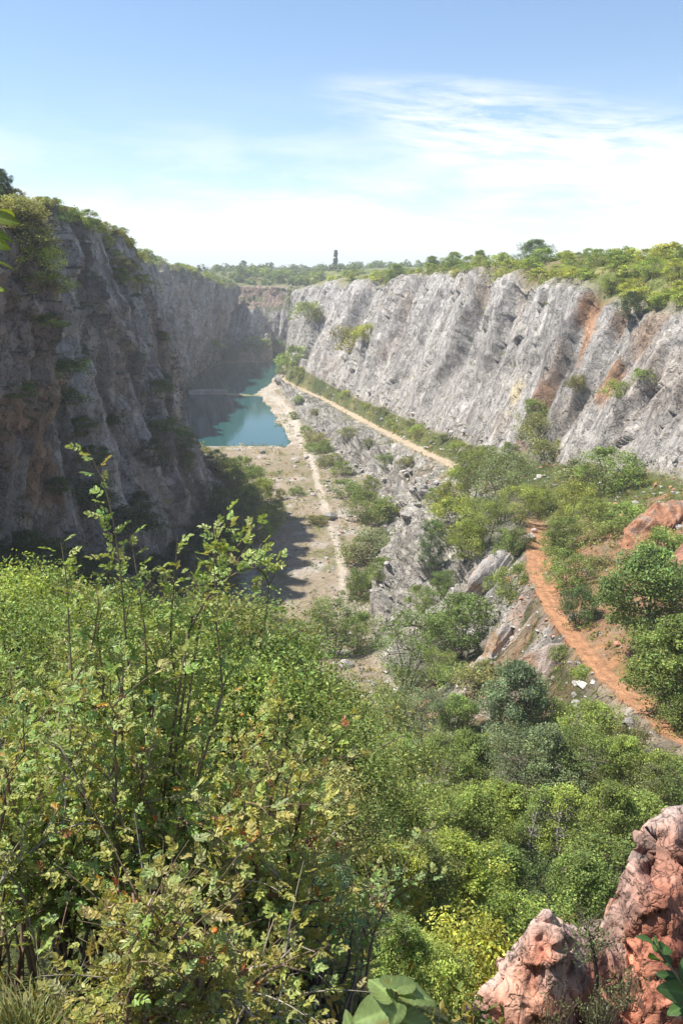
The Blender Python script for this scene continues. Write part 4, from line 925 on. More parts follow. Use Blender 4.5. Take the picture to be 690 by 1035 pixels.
# ---------------------------------------------------------------- ground cover and loose stone
def surface_samples(n, mask, g):
    """random points on the terrain, thinned with the distance to the camera"""
    w = (mask[:-1, :-1]).copy()
    a = G[1:, :-1] - G[:-1, :-1]; b = G[:-1, 1:] - G[:-1, :-1]
    area = np.linalg.norm(np.cross(a, b), axis=2)
    dist = np.linalg.norm(G[:-1, :-1], axis=2)
    p = (w * area / (dist ** 1.25 + 5)).ravel(); p /= p.sum()
    k = g.choice(len(p), n, p=p); i = k // (NX - 1); j = k % (NX - 1)
    u = g.uniform(0, 1, (n, 1)); v = g.uniform(0, 1, (n, 1))
    q = G[i, j] * (1 - u) * (1 - v) + G[i + 1, j] * u * (1 - v) + G[i, j + 1] * (1 - u) * v + G[i + 1, j + 1] * u * v
    return q, nrm[i, j], np.linalg.norm(q, axis=1)
greenish = np.clip((tint[:, :, 1] - tint[:, :, 0] * 0.86) * 14, 0, 1)
pxx = 345 + FPX * X / np.maximum(0.5, Y * cp - Z * sp)
inview = (pxx > -60) & (pxx < 750) & (Y > 1.0) & (Y < 420)
g_ = np.random.default_rng(91)
slopes = (T > 5.3) & (T < 8.2) & (Y < 112) & (Y > 1.2) | (T > 10.9) & (T < 12.2) | (T > 8) & (T < 10) & (Y < 110)
mask = inview * (np.maximum(greenish * up.clip(0.0, 1), 0.25 * slopes) * (1 - roadm)) * (1 - 0.93 * rockm) * (1 - 0.8 * pathm) + inview * 0.05 * ((T > 5.5) & (T < 8.2) & (Y < 306))
q, nn, dd = surface_samples(22000, mask, g_)
per = 9
sz = np.clip(0.16 + 0.0022 * dd, 0.1, 0.8) * g_.uniform(0.6, 1.5, len(q)) * np.clip(dd / 14, 0.35, 1)
cen = np.repeat(q, per, 0) + np.repeat(sz, per)[:, None] * g_.normal(0, 0.8, (len(q) * per, 3)) * np.array([[1, 1, 0.45]]) + np.repeat(nn, per, 0) * np.repeat(sz, per)[:, None] * 0.6
nor = rand_dir(len(cen), g_) + np.array([[0, 0, 0.5]]); nor /= np.linalg.norm(nor, axis=1)[:, None]
v, f = leaf_quads(cen, nor, np.repeat(sz, per) * g_.uniform(0.5, 1.1, len(cen)), g_, 0.45)
tc_ = leaf_tint(len(q), g_, 0.25, 0.12)
dry = (g_.uniform(0, 1, len(q)) < 0.35)[:, None]
tc_ = np.where(dry, tc_ * np.array([[1.75, 1.2, 1.3]]), tc_)
o = mesh_obj('weeds', v, f, M_LEAF, None, np.repeat(np.repeat(tc_, per, 0), 4, 0), False)
o.color = (0.17, 0.21, 0.05, 1); tag(o, 'weeds and dry grass scattered over the slopes and floor', 'weeds', None, 'stuff')
# stones
def ico(sub=1):
    import bmesh
    bm = bmesh.new(); bmesh.ops.create_icosphere(bm, subdivisions=sub, radius=1.0)
    v = np.array([x.co[:] for x in bm.verts]); f = np.array([[l.index for l in p.verts] for p in bm.faces]); bm.free()
    return v, f
iv, if_ = ico(1)
def chunk(g, iv):
    """one angular stone: an icosphere cut by a few planes"""
    v = iv.copy()
    for _ in range(9):
        d = rand_dir(1, g)[0]; c = g.uniform(0.35, 0.8); s = v @ d
        v = v - np.outer(np.maximum(s - c, 0), d)
    return v * g.uniform(0.6, 1.25, 3)
stone_m = inview * (0.15 * ((T > 5.3) & (T < 8.3) & (Y < 306) & (Y > 7)) + 0.9 * ((T > 7.2) & (T < 8.6) & (Y > 118) & (Y < 330)) + 0.6 * slopes * (Y > 50) + 1.6 * ((T > 9.0) & (T < 9.6) & (Y > 185) & (Y < 215))) * (1 - roadm) * (1 - pathm)
q, nn, dd = surface_samples(4500, stone_m, g_)
sv_ = []; sf_ = []; sc_ = []; k0 = 0
chs = [chunk(g_, iv) for _ in range(24)]
for i in range(len(q)):
    r = np.clip(0.07 + 0.0018 * dd[i], 0.05, 0.5) * math.exp(g_.normal(0, 0.5))
    a = g_.uniform(0, 6.28); ca, sa = math.cos(a), math.sin(a)
    v = chs[i % 24] @ np.array([[ca, sa, 0], [-sa, ca, 0], [0, 0, 0.7]]) * r + q[i] + (0, 0, r * 0.2)
    sv_.append(v); sf_.append(if_ + k0); k0 += len(v)
    redd = g_.uniform() < (0.6 if q[i][1] < 125 and q[i][0] > 22 else 0.06)
    sc_.append(np.tile((np.array((0.40, 0.22, 0.14)) if redd else np.array((0.40, 0.375, 0.35))) * g_.uniform(0.6, 1.15), (len(v), 1)))
o = mesh_obj('rubble', np.concatenate(sv_), np.concatenate(sf_), M_STONE, None, np.concatenate(sc_), False)
tag(o, 'grey and reddish broken stones scattered over the quarry slopes', 'rubble', None, 'stuff')
iv3, if3 = ico(4)
def boulder(px, py, wpx, c, label, asp=(1, 1, 0.7), sink=0.25, name='boulder', group=None):
    p = cast(px, py)
    if p is None: return
    r = wpx * 0.5 * pix(p)[2] / FPX
    g = np.random.default_rng(int(px * 7 + py))
    v = chunk(g, iv3) * np.array(asp)
    v += 0.05 * np.stack([fbm(v[:, 0] * 3, v[:, 1] * 3, v[:, 2] * 3 + k * 9, 4, 5 + k) for k in range(3)], 1) * 2
    a = g.uniform(0, 6.28); ca, sa = math.cos(a), math.sin(a)
    v = v @ np.array([[ca, sa, 0], [-sa, ca, 0], [0, 0, 1]]) * r
    n = fbm(v[:, 0] / r * 2, v[:, 1] / r * 2, v[:, 2] / r * 2, 4, 8)
    o = mesh_obj(name, v, if3, M_STONE, None, np.array(c)[None] * (1 + 0.35 * n[:, None]), False)
    o.location = (p.x, p.y, p.z + r * asp[2] * (0.6 - sink))
    tag(o, label, 'boulder', group)
boulder(588, 694, 18, (0.55, 0.52, 0.48), 'pale grey boulder left of the red track', (1.1, 0.8, 0.6))
boulder(599, 690, 13, (0.58, 0.55, 0.51), 'whitish boulder beside the pale grey one at the red track', (1, 0.8, 0.6))
boulder(581, 692, 9, (0.5, 0.47, 0.44), 'smaller grey boulder at the outer end of the pale pair by the track')
boulder(402, 700, 11, (0.5, 0.47, 0.43), 'grey boulder on the bare scree at the edge of the valley wood', (1.1, .9, .7))
boulder(423, 704, 12, (0.6, 0.47, 0.33), 'yellowish boulder on the bare scree at the edge of the valley wood', (1, 1, .8))
boulder(534, 546, 17, (0.36, 0.31, 0.29), 'dark grey rock on the left verge at the top of the red track', (1.2, 0.8, 0.6))
boulder(538, 538, 9, (0.40, 0.33, 0.3), 'smaller rock behind the dark grey one at the top of the red track')
boulder(460, 476, 9, (0.62, 0.58, 0.52), 'white stone at the side of the upper road where it ends', (1.2, 1, .6))
boulder(468, 473, 10, (0.6, 0.56, 0.5), 'largest white stone on the upper road where it ends', (1.2, 1, .6))
boulder(475, 477, 7, (0.62, 0.58, 0.52), 'small white stone on the upper road beside the thicket')
for i, (bx, by, bw_, t) in enumerate([(640, 672, 8, 'topmost'), (632, 665, 6, 'leftmost'), (628, 655, 6, 'uppermost small'), (645, 685, 8, 'lowest'), (650, 676, 7, 'rightmost')]):
    boulder(bx, by, bw_, (0.5, 0.38, 0.31), t + ' pinkish stone of the pile at the foot of the big leafy tree')
for i, (bx, by, bw_, t) in enumerate([(398, 532, 9, 'grey block, lowest'), (410, 522, 11, 'broad grey block, second from below'), (420, 512, 9, 'grey block, middle one'), (430, 500, 12, 'large tilted grey block, second from the top'), (440, 490, 9, 'grey block, topmost'), (405, 508, 7, 'small grey block, leftmost'), (436, 512, 7, 'small grey block, rightmost')]):
    boulder(bx, by, bw_, (0.36, 0.335, 0.32), t + ' of the rockfall on the bench wall', (1.3, 0.9, 0.8), name='rock_block')
# rock faces on the earthy slope at the right
def rock_face(px, py, wpx, hpx, c1_, c2_, label, yaw, seed, depth=0.6):
    p = cast(px, py); d = pix(p)[2]; w_ = wpx * d / FPX; h_ = hpx * d / FPX
    v = iv5.copy()
    g = np.random.default_rng(seed)
    for _ in range(7):
        dd_ = rand_dir(1, g)[0]; cc = g.uniform(0.45, 0.8); s = v @ dd_; v = v - np.outer(np.maximum(s - cc, 0), dd_)
    v = v * np.array((w_ * 0.62, w_ * depth, h_ * 0.72))
    sh = v[:, 0] * 0.55
    v[:, 2] += sh                                   # beds dip to the left
    bed = ((v[:, 2] - v[:, 0] * 1.1) / (h_ * 0.16) + 0.8 * vnoise(v[:, 0] / 2, v[:, 1] / 2, v[:, 2] / 2, seed)) % 1.0
    nr = v / (np.linalg.norm(v, axis=1)[:, None] + 1e-6)
    v = v + nr * (0.35 * (bed - 0.5) + 0.5 * fbm(v[:, 0] / 1.5, v[:, 1] / 1.5, v[:, 2] / 1.5, 4, seed))[:, None]
    n = fbm(v[:, 0] / 1.2, v[:, 1] / 1.2, v[:, 2] / 1.2, 4, seed + 3)
    c = np.array(c1_)[None] + (np.array(c2_) - np.array(c1_))[None] * sstep(n, 0, 0.4)[:, None]
    a = yaw; ca, sa = math.cos(a), math.sin(a)
    v = v @ np.array([[ca, sa, 0], [-sa, ca, 0], [0, 0, 1]])
    o = mesh_obj('rock_outcrop', v, if5, M_ROCK, None, c, True)
    o.location = (p.x, p.y, p.z - 0.12 * h_)
    tag(o, label, 'rock')
iv5, if5 = ico(6)
rock_face(664, 535, 62, 62, (0.44, 0.22, 0.13), (0.36, 0.26, 0.2), 'upper red rock face with slanting beds at the right slope', 0.3, 3, 0.45)
rock_face(690, 580, 34, 60, (0.45, 0.23, 0.16), (0.42, 0.27, 0.22), 'lower red rock face cut by the picture edge above the leafy tree', 0.4, 4, 0.5)
rock_face(496, 592, 54, 54, (0.42, 0.39, 0.37), (0.40, 0.28, 0.2), 'grey tilted slab left of the red track above the round leafy tree', 0.2, 5, 0.3)
rock_face(498, 664, 46, 52, (0.43, 0.39, 0.36), (0.42, 0.28, 0.18), 'tilted grey slab with ochre top right of the round leafy tree', 0.2, 6, 0.3)
rock_face(536, 696, 90, 58, (0.41, 0.33, 0.285), (0.40, 0.27, 0.19), 'large smooth brownish slab below the red track', 0.25, 9, 0.3)

# ---------------------------------------------------------------- red rocks in front
def red_rock(crest, label, seed, depth=1.5, high=3.4, hollows=(), pale=()):
    P_ = np.array([at(*c) for c in crest]); d = np.concatenate([[0], np.cumsum(np.linalg.norm(np.diff(P_, axis=0), axis=1))])
    ns, nv = 230, 260
    s = np.linspace(0, d[-1], ns)
    cr = np.stack([np.interp(s, d, P_[:, k]) for k in range(3)], 1)
    ker = np.exp(-0.5 * (np.arange(-6, 7) / 2.2) ** 2); ker /= ker.sum()
    for k in range(3): cr[6:-6, k] = np.convolve(cr[:, k], ker, 'valid')
    v = np.linspace(-1, 1, nv); e = 0.10
    fall = -(np.sqrt(v * v + e * e) - e)
    dz = np.where(v < 0, fall * high * 1.0, fall * high)
    dy = np.where(v < 0, -v * 0.55, -np.abs(v) ** 0.9 * depth)
    G_ = np.zeros((ns, nv, 3))
    G_[:, :, 0] = cr[:, None, 0] + 0.12 * v[None, :]
    G_[:, :, 1] = cr[:, None, 1] + dy[None, :]
    G_[:, :, 2] = cr[:, None, 2] + dz[None, :]
    n = normals(G_); n = -n if n[ns // 2, int(nv * 0.7), 1] > 0 else n
    x, y_, z = G_[..., 0], G_[..., 1], G_[..., 2]
    but = 0.7 * vnoise(x / 0.8 + z / 2, y_ / 0.8, z / 2.2, seed + 1) + 0.35 * (1 - 2 * np.abs(vnoise(x / 0.2 + 0.5 * vnoise(x * 2, y_, z * 2, seed), 0.5, z / 1.6, seed + 3)))
    disp = 0.09 * fbm(x / 0.9, y_ / 0.9, z / 1.2, 4, seed) + 0.14 * but + 0.05 * fbm(x / 0.18, y_ / 0.18, z / 0.3, 4, seed + 2, 0.6)
    bl = vnoise(np.floor(x / 0.33 + 0.5 * vnoise(x * 2, y_ * 2, z * 2, 3)), np.floor(z / 0.4 + 0.5 * vnoise(x * 2, z * 2, y_, 4)), np.floor(y_ / 0.35), seed + 4)
    bl2 = vnoise(np.floor(x / 0.7 + z / 1.1 + 0.4 * vnoise(x * 1.5, y_ * 1.5, z, 13)), np.floor(z / 0.8 - x / 1.5 + 0.4 * vnoise(x, z * 1.5, y_, 14)), np.floor(y_ / 0.7), seed + 14)
    crk = 1 - np.abs(vnoise(x / 0.5 + z / 0.9, z / 0.7, y_ / 0.6, seed + 15))
    disp = disp + 0.07 * bl + 0.08 * bl2 - 0.10 * sstep(crk, 0.90, 0.99)
    pit = fbm(x / 0.11, y_ / 0.11, z / 0.11, 2, seed + 6); disp = disp - 0.045 * sstep(pit, 0.25, 0.6)
    crestw = np.exp(-(v / 0.05) ** 2)[None, :]
    disp = 0.8 * disp * (1 - 0.55 * crestw)
    for (hx, hy, hyy, r, dep) in hollows:
        c = at(hx, hy, hyy); q = np.sqrt((x - c[0]) ** 2 + ((z - c[2]) * 0.8) ** 2) / r
        disp = disp - dep * (1 - sstep(q + 0.3 * fbm(x * 4, y_ * 4, z * 4, 3, 9), 0.6, 1.0)) * (v > 0)[None, :]
    G_ = G_ + n * disp[..., None]
    n1 = fbm(x / 0.6, y_ / 0.6, z / 0.9, 4, seed + 8); n2 = fbm(x / 0.2, y_ / 0.2, z / 0.25, 4, seed + 9)
    c = lerp(np.broadcast_to(col(0.47, 0.195, 0.125), G_.shape), col(0.51, 0.295, 0.215), sstep(n1, 0.0, 0.4))
    c = lerp(c, col(0.30, 0.10, 0.07), 0.7 * sstep(n2, 0.15, 0.5))
    c = lerp(c, col(0.36, 0.265, 0.225), np.clip(1 - sstep(np.abs(v)[None, :] + 0.14 * n1 + 0.05 * n2, 0.03, 0.15), 0, 1) * 0.75)
    c = lerp(c, col(0.42, 0.37, 0.33), 0.5 * (1 - sstep(np.abs(v)[None, :] + 0.06 * n2, 0.0, 0.025)))
    for (hx, hy, hyy, r) in pale:
        cc = at(hx, hy, hyy); q = np.sqrt((x - cc[0]) ** 2 + ((z - cc[2]) * 0.7) ** 2) / r
        c = lerp(c, col(0.46, 0.31, 0.26), 0.8 * (1 - sstep(q + 0.7 * n2 + 0.4 * n1, 0.5, 1.0)))
    i = np.arange(ns - 1)[:, None] * nv + np.arange(nv - 1)[None, :]
    i = i.ravel(); f = np.stack([i, i + 1, i + nv + 1, i + nv], 1)
    o = mesh_obj('red_rock', G_.reshape(-1, 3), f, M_RED, None, c.reshape(-1, 3), True)
    tag(o, label, 'rock')
    return o
red_rock([(430, 1100, 4.6), (442, 1050, 5.0), (458, 1028, 5.15), (478, 1006, 5.35), (502, 988, 5.5), (518, 958, 5.6), (533, 930, 5.65), (546, 918, 5.7), (557, 920, 5.75), (572, 940, 5.8), (600, 950, 5.9), (640, 960, 6.0)],
         'pointed red rock with a pale crumbling patch below the valley wood', 21, 1.3, 3.0, [], [(574, 982, 5.4, 0.24), (590, 965, 5.6, 0.14), (560, 1010, 5.2, 0.13)])
red_rock([(545, 975, 5.85), (572, 945, 5.95), (600, 932, 6.1), (620, 926, 6.2), (630, 908, 6.25), (628, 884, 6.3), (636, 858, 6.35), (652, 836, 6.4), (670, 824, 6.5), (692, 813, 6.6), (730, 800, 6.8), (800, 800, 7.0)],
         'tall rounded red rock with a dark hollow, cut by the picture edge', 22, 1.7, 3.2, [(672, 888, 5.9, 0.20, 0.28), (690, 935, 5.5, 0.10, 0.2), (628, 990, 5.4, 0.1, 0.15)], [])

# ---------------------------------------------------------------- rose bushes close to the camera
ROSE = np.random.default_rng(404)
def bez(a, b, c, n):
    t = np.linspace(0, 1, n)[:, None]; return (1 - t) ** 2 * a + 2 * t * (1 - t) * b + t * t * c
def leaflets(base, d, nor, L, Wd, g):
    """folded oval leaflets: base point, direction, normal, length, width"""
    sgn = np.cross(nor, d)
    b = base; t = base + d * L[:, None] - nor * (L * 0.10)[:, None]
    f = nor * (Wd * 0.28)[:, None]
    l1 = base + d * (L * .32)[:, None] + sgn * Wd[:, None] + f; l2 = base + d * (L * .72)[:, None] + sgn * (Wd * .78)[:, None] + f
    r1 = base + d * (L * .32)[:, None] - sgn * Wd[:, None] + f; r2 = base + d * (L * .72)[:, None] - sgn * (Wd * .78)[:, None] + f
    v = np.stack([b, r1, r2, t, l2, l1], 1).reshape(-1, 3)
    k = np.arange(len(base))[:, None] * 6
    q = np.concatenate([k + np.array([[0, 1, 2, 3]]), k + np.array([[0, 3, 4, 5]])], 0)
    return v, q
def pinnate(mb, base, d, nor, L, tintv, g):
    """compound leaves, five or seven leaflets on a thin stalk"""
    n = len(base); side = np.cross(nor, d)
    for pos, sg in ((0.42, 1), (0.42, -1), (0.68, 1), (0.68, -1), (0.92, 1), (0.92, -1), (1.0, 0)):
        b = base + d * (L * pos)[:, None] - nor * (L * 0.08 * pos)[:, None]
        dd = (d * 0.62 + side * 0.85 * sg) if sg else d
        dd = dd + g.normal(0, 0.16, (n, 3)); dd /= np.linalg.norm(dd, axis=1)[:, None]
        nn_ = nor + g.normal(0, 0.28, (n, 3)); nn_ -= dd * (nn_ * dd).sum(1)[:, None]; nn_ /= np.linalg.norm(nn_, axis=1)[:, None]
        ll = L * (0.40 if sg else 0.46) * g.uniform(0.8, 1.15, n)
        v, q = leaflets(b, dd, nn_, ll, ll * 0.30, g)
        mb.add(v, q, np.repeat(tintv * np.exp(g.normal(0, 0.10, (n, 1))), 6, 0))
def rose_tints(n, g, pale=0.0):
    base = np.stack([g.uniform(0.25, 0.38, n), g.uniform(0.33, 0.44, n), g.uniform(0.09, 0.16, n)], 1)
    u = g.uniform(0, 1, n)[:, None]
    yel = np.array([[0.40, 0.38, 0.08]]); och = np.array([[0.50, 0.31, 0.07]]); red = np.array([[0.32, 0.13, 0.06]])
    pl = np.array([[0.30, 0.37, 0.12]])
    base = np.where(u < 0.16 + pale, 0.4 * base + 0.6 * (pl if pale else yel), base)
    if not pale: base = np.where(u > 0.988, och, base); base = np.where((u > 0.978) & (u <= 0.988), red, base)
    return base
def grow(stems, leaves, pts, r0, r1, g, leaf_from=0.0, spacing=0.035, L=(0.05, 0.075), twig=True, pale=0.0, barkc=(0.16, 0.10, 0.06), skip=0.0):
    """a cane along pts with twigs and compound leaves"""
    stems.tube(pts, np.linspace(r0, r1, len(pts)), 5, np.array(barkc) * g.uniform(0.7, 1.3))
    seg = np.linalg.norm(np.diff(pts, axis=0), axis=1); cum = np.concatenate([[0], np.cumsum(seg)]); tot = cum[-1]
    def along(s):
        i = np.clip(np.searchsorted(cum, s) - 1, 0, len(seg) - 1); f = (s - cum[i]) / seg[i]
        p = pts[i] + (pts[i + 1] - pts[i]) * f[:, None]; t = pts[i + 1] - pts[i]; return p, t / np.linalg.norm(t, axis=1)[:, None]
    s = np.arange(tot * leaf_from, tot, spacing); s = s[g.uniform(0, 1, len(s)) > skip]
    if len(s):
        s = s + g.uniform(-.3, .3, len(s)) * spacing; s = np.clip(s, 0, tot)
        p, t = along(s)
        o = rand_dir(len(s), g); o[:, 2] = np.abs(o[:, 2]) * 0.6; o -= t * (o * t).sum(1)[:, None] * 0.8
        d = o / np.linalg.norm(o, axis=1)[:, None] * 0.9 + t * 0.45; d /= np.linalg.norm(d, axis=1)[:, None]
        up_ = np.array([[0, 0, 1.0]]) + g.normal(0, 0.45, (len(s), 3)); up_ -= d * (up_ * d).sum(1)[:, None]; up_ /= np.linalg.norm(up_, axis=1)[:, None]
        pinnate(leaves, p, d, up_, g.uniform(L[0], L[1], len(s)), rose_tints(len(s), g, pale), g)
    if twig:
        for sv_ in np.arange(tot * max(0.22, leaf_from * 0.8), tot * 0.97, 0.085):
            if g.uniform() < 0.15: continue
            p, t = along(np.array([sv_])); o = rand_dir(1, g)[0]; o[2] = abs(o[2]) * 0.7 + 0.1
            ln = g.uniform(0.12, 0.34); tip = p[0] + (o * 0.9 + t[0] * 0.4) * ln
            tw = bez(p[0], (p[0] + tip) / 2 + np.array((0, 0, 0.04)), tip, 6)
            grow(stems, leaves, tw, r1 * 0.9 + 0.0008, 0.0008, g, 0.12, spacing * 0.92, L, False, pale, barkc)
def rose(rootpx, y, tips, label, seed, leafL=(0.036, 0.060), tint_mul=(1, 1, 1), sprigs=(), hips=8, depth=(2.3, 3.7)):
    g = np.random.default_rng(seed)
    rx = at(rootpx, 1000, y)[0]; gr = drop(rx, y, 3)
    root = empty('rose_bush', (gr.x, gr.y, gr.z)); o0 = np.array(gr)
    st = MB(); lf = MB(); ends = []
    for (px0, px1, py0, py1, n) in tips:
        for _ in range(n):
            tip = at(g.uniform(px0, px1), g.uniform(py0, py1), g.uniform(*depth)) - o0
            a = np.array((g.normal(0, 0.16), g.normal(0, 0.12), -0.06))
            mid = a * 0.35 + tip * 0.55 + np.array((0, 0, 0.28 + 0.2 * g.uniform())) + g.normal(0, 0.05, 3)
            pts = bez(a, mid, tip, 12); pts[1:-1] += g.normal(0, 0.012, (10, 3))
            grow(st, lf, pts, g.uniform(0.006, 0.011), 0.0022, g, 0.38, 0.036, leafL, True, 0.0, (0.17, 0.11, 0.07) if g.uniform() < 0.7 else (0.30, 0.25, 0.2))
            ends.append(pts)
    for spts, dep in sprigs:
        pts = np.array([at(px_, py_, dep + 0.02 * k) for k, (px_, py_) in enumerate(spts)]) - o0
        q = np.linspace(0, len(pts) - 1, 26); pts = np.stack([np.interp(q, np.arange(len(pts)), pts[:, k]) for k in range(3)], 1)
        for _ in range(3): pts[1:-1] = 0.25 * pts[:-2] + 0.5 * pts[1:-1] + 0.25 * pts[2:]
        base = np.array((g.normal(0, .1), g.normal(0, .1), -0.06))
        pts = np.concatenate([bez(base, (base + pts[0]) / 2 + np.array((0, 0, .05)), pts[0], 8)[:-1], pts])
        grow(st, lf, pts, 0.0058, 0.0014, g, 0.14, 0.026, (0.040, 0.062), False, 0.55, (0.20, 0.15, 0.09))
        # short side shoots, denser lower down
        for k in range(4, len(pts) - 8, 2):
            tip = pts[k] + (rand_dir(1, g)[0] * (1, .6, .6) + np.array((0, 0, 0.5))) * g.uniform(0.05, 0.14)
            grow(st, lf, bez(pts[k], (pts[k] + tip) / 2 + np.array((0, 0, .015)), tip, 5), 0.002, 0.0008, g, 0.1, 0.028, (0.038, 0.058), False, 0.5)
    c = np.concatenate(lf.c) * np.array([tint_mul]); lf.c = [c]
    o = st.build('canes', M_BARK, root)
    o = lf.build('foliage', M_ROSE, root, False)
    for k in range(hips):
        pts = ends[g.integers(len(ends))]; p = pts[-1 - g.integers(4)] + g.normal(0, .03, 3)
        r = g.uniform(0.006, 0.009); v = iv2 * np.array((r, r, r * 1.35)); v[:, 2] -= r * 0.4 * (v[:, 2] > r * 1.1)
        h = mesh_obj('rose_hip', v, if2, M_STONE, root, np.tile(np.array((0.50, 0.17, 0.04)) * g.uniform(0.6, 1.2), (len(v), 1)), True)
        h.location = p
    tag(root, label, 'bush', 'wild rose bushes at the edge of the viewpoint')
    return root
iv2, if2 = ico(2)
rose(150, 2.75, [(60, 250, 640, 760, 17), (40, 270, 740, 860, 15), (60, 260, 850, 960, 8)], 'main wild rose bush whose long shoots rise in front of the shaded cliff', 1, hips=14,
     sprigs=[([(138, 740), (128, 655), (124, 600), (118, 545), (108, 495), (88, 452)], 2.75), ([(150, 720), (147, 640), (140, 590), (132, 540)], 2.8),
             ([(178, 700), (172, 640), (176, 590), (180, 540)], 2.9), ([(186, 700), (193, 620), (212, 590), (232, 560), (250, 542), (266, 532)], 2.8),
             ([(200, 640), (215, 585), (219, 545), (216, 532)], 2.85), ([(190, 640), (212, 598), (240, 577), (262, 572), (273, 590), (270, 612), (266, 645)], 2.7),
             ([(160, 690), (155, 640), (158, 600)], 2.9), ([(225, 700), (222, 660), (218, 625), (222, 600)], 2.75)])
rose(30, 2.6, [(-40, 110, 690, 800, 15), (-40, 100, 790, 880, 12)], 'wild rose bush at the picture edge above the dry grass tuft', 2, hips=8,
     sprigs=[([(75, 720), (70, 640), (68, 590), (62, 548)], 2.7), ([(60, 720), (95, 650), (100, 610), (96, 590)], 2.75), ([(105, 690), (98, 640), (104, 612)], 2.8)])
rose(255, 2.9, [(190, 330, 720, 820, 13), (200, 345, 810, 920, 15), (180, 330, 900, 1010, 12)], 'wild rose bush with yellowing leaves beside the steep wooded slope', 3, hips=10, tint_mul=(1.12, 1.0, 0.95),
     sprigs=[([(300, 830), (318, 770), (330, 730)], 3.1), ([(270, 780), (282, 720), (290, 690)], 3.1)])
rose(150, 1.95, [(110, 330, 940, 1060, 26), (110, 260, 890, 960, 10)], 'low wild rose bush with reddish twigs along the bottom edge', 4, (0.032, 0.052), (1.05, 0.9, 0.9), hips=8, depth=(1.7, 2.3))
rose(300, 2.6, [(270, 380, 900, 1040, 16), (300, 400, 850, 960, 9)], 'thin grey green wild rose bush next to the big leaves', 5, (0.030, 0.046), (0.85, 0.9, 1.05), hips=4, depth=(2.8, 3.9))

# dry grass tuft, stones and the broad leaves at the bottom edge
def grass_tuft(px, y, n, L, spread, label, colr, seed):
    g = np.random.default_rng(seed); x = at(px, 1000, y)[0]; gr = drop(x, y, 3); mb = MB()
    for k in range(n):
        a = g.uniform(0, 6.28); r = spread * math.sqrt(g.uniform()); b = np.array((r * math.cos(a), r * math.sin(a), -0.02))
        ln = L * g.uniform(0.5, 1.2); out = np.array((math.cos(a + g.normal(0, .7)), math.sin(a + g.normal(0, .7)), 0)) * g.uniform(0.15, 0.75)
        p = bez(b, b + np.array((0, 0, ln * 0.7)) + out * ln * 0.2, b + out * ln + np.array((0, 0, ln * g.uniform(0.25, 0.9))), 6)
        sd = np.cross(out, (0, 0, 1)); sd = sd / (np.linalg.norm(sd) + 1e-6); w = np.array([1, 1, .9, .7, .45, .05])[:, None] * 0.0022
        v = np.concatenate([p - sd * w, p + sd * w]); i = np.arange(5)[:, None]
        c = np.array(colr) * g.uniform(0.6, 1.3) * (np.array((1, 1, 1)) if g.uniform() < 0.7 else np.array((0.6, 0.9, 0.6)))
        mb.add(v, i + np.array([[0, 1, 7, 6]]), c)
    o = mb.build('grass_tuft', M_ROSE, None, False); o.location = gr; tag(o, label, 'grass')
grass_tuft(15, 2.0, 520, 0.25, 0.15, 'tuft of dry yellowish grass at the bottom corner', (0.26, 0.24, 0.09), 1)
grass_tuft(52, 2.1, 160, 0.17, 0.10, 'smaller green and yellow grass tuft beside the reddish stone', (0.22, 0.22, 0.08), 2)
def near_stone(px, py, y, r, c, label, seed):
    p = at(px, py, y); g = np.random.default_rng(seed); v = chunk(g, iv3) * r * np.array((1.3, 1, 0.8))
    n = fbm(v[:, 0] / r * 2, v[:, 1] / r * 2, v[:, 2] / r * 2, 4, 8)
    o = mesh_obj('stone', v, if3, M_STONE, None, np.array(c)[None] * (1 + 0.4 * n[:, None]), False)
    gr = drop(p[0], y, 3); o.location = (p[0], y, max(gr.z + r * 0.4, min(p[2], gr.z + r * 0.9))); tag(o, label, 'stone')
near_stone(64, 990, 2.15, 0.045, (0.42, 0.17, 0.09), 'reddish stone lying between grass tuft and rose bush', 3)
near_stone(82, 1005, 2.05, 0.05, (0.55, 0.40, 0.38), 'pinkish white stone under the rose bush at the bottom edge', 4)
def big_leaf(mb, base, d, nor, L, Wd, c, g, heart=0.25):
    """one broad leaf blade with midrib fold and wavy margin"""
    d = d / np.linalg.norm(d); nor = nor - d * (nor @ d); nor /= np.linalg.norm(nor); sd = np.cross(nor, d)
    nt_, us = 19, np.linspace(-1, 1, 13); t = np.linspace(0, 1, nt_); prof = np.sin(np.pi * np.clip(t * (1 - heart * 0.5) + heart * 0.5, 0, 1)) ** 0.8; prof[0] = heart; prof[-1] = 0.02
    rows = []
    for u in us:
        rows.append(base + d * (L * (t - (abs(u) > 0.4) * heart * 0.12 * (1 - t)))[:, None] + sd * (u * Wd * prof)[:, None] + nor * (abs(u) * Wd * 0.22 * prof - 0.22 * L * t * t + 0.035 * Wd * np.sin(9 * t + 3 * u) + 0.05 * Wd * abs(u) * np.sin(40 * t - 14 * abs(u)))[:, None])
    v = np.array(rows); i = np.arange(12)[:, None] * nt_ + np.arange(nt_ - 1)[None, :]; i = i.ravel()
    uu = np.repeat(us, nt_); tt = np.tile(t, 13)
    vein = np.maximum(np.exp(-(uu / 0.09) ** 2), 0.7 * sstep(np.cos(2 * np.pi * (tt * 6 - np.abs(uu) * 1.6)), 0.75, 1.0))
    spot = sstep(vnoise(uu * 3 + L * 90, tt * 5, Wd * 77, 5), 0.55, 0.8)
    shade_ = (0.88 + 0.45 * vein - 0.25 * np.abs(uu) ** 3)[:, None] * (1 - spot[:, None] * np.array([[0.0, 0.35, 0.5]]))
    mb.add(v.reshape(-1, 3), np.stack([i, i + 1, i + nt_ + 1, i + nt_], 1), np.array(c)[None] * g.uniform(0.8, 1.2) * shade_)
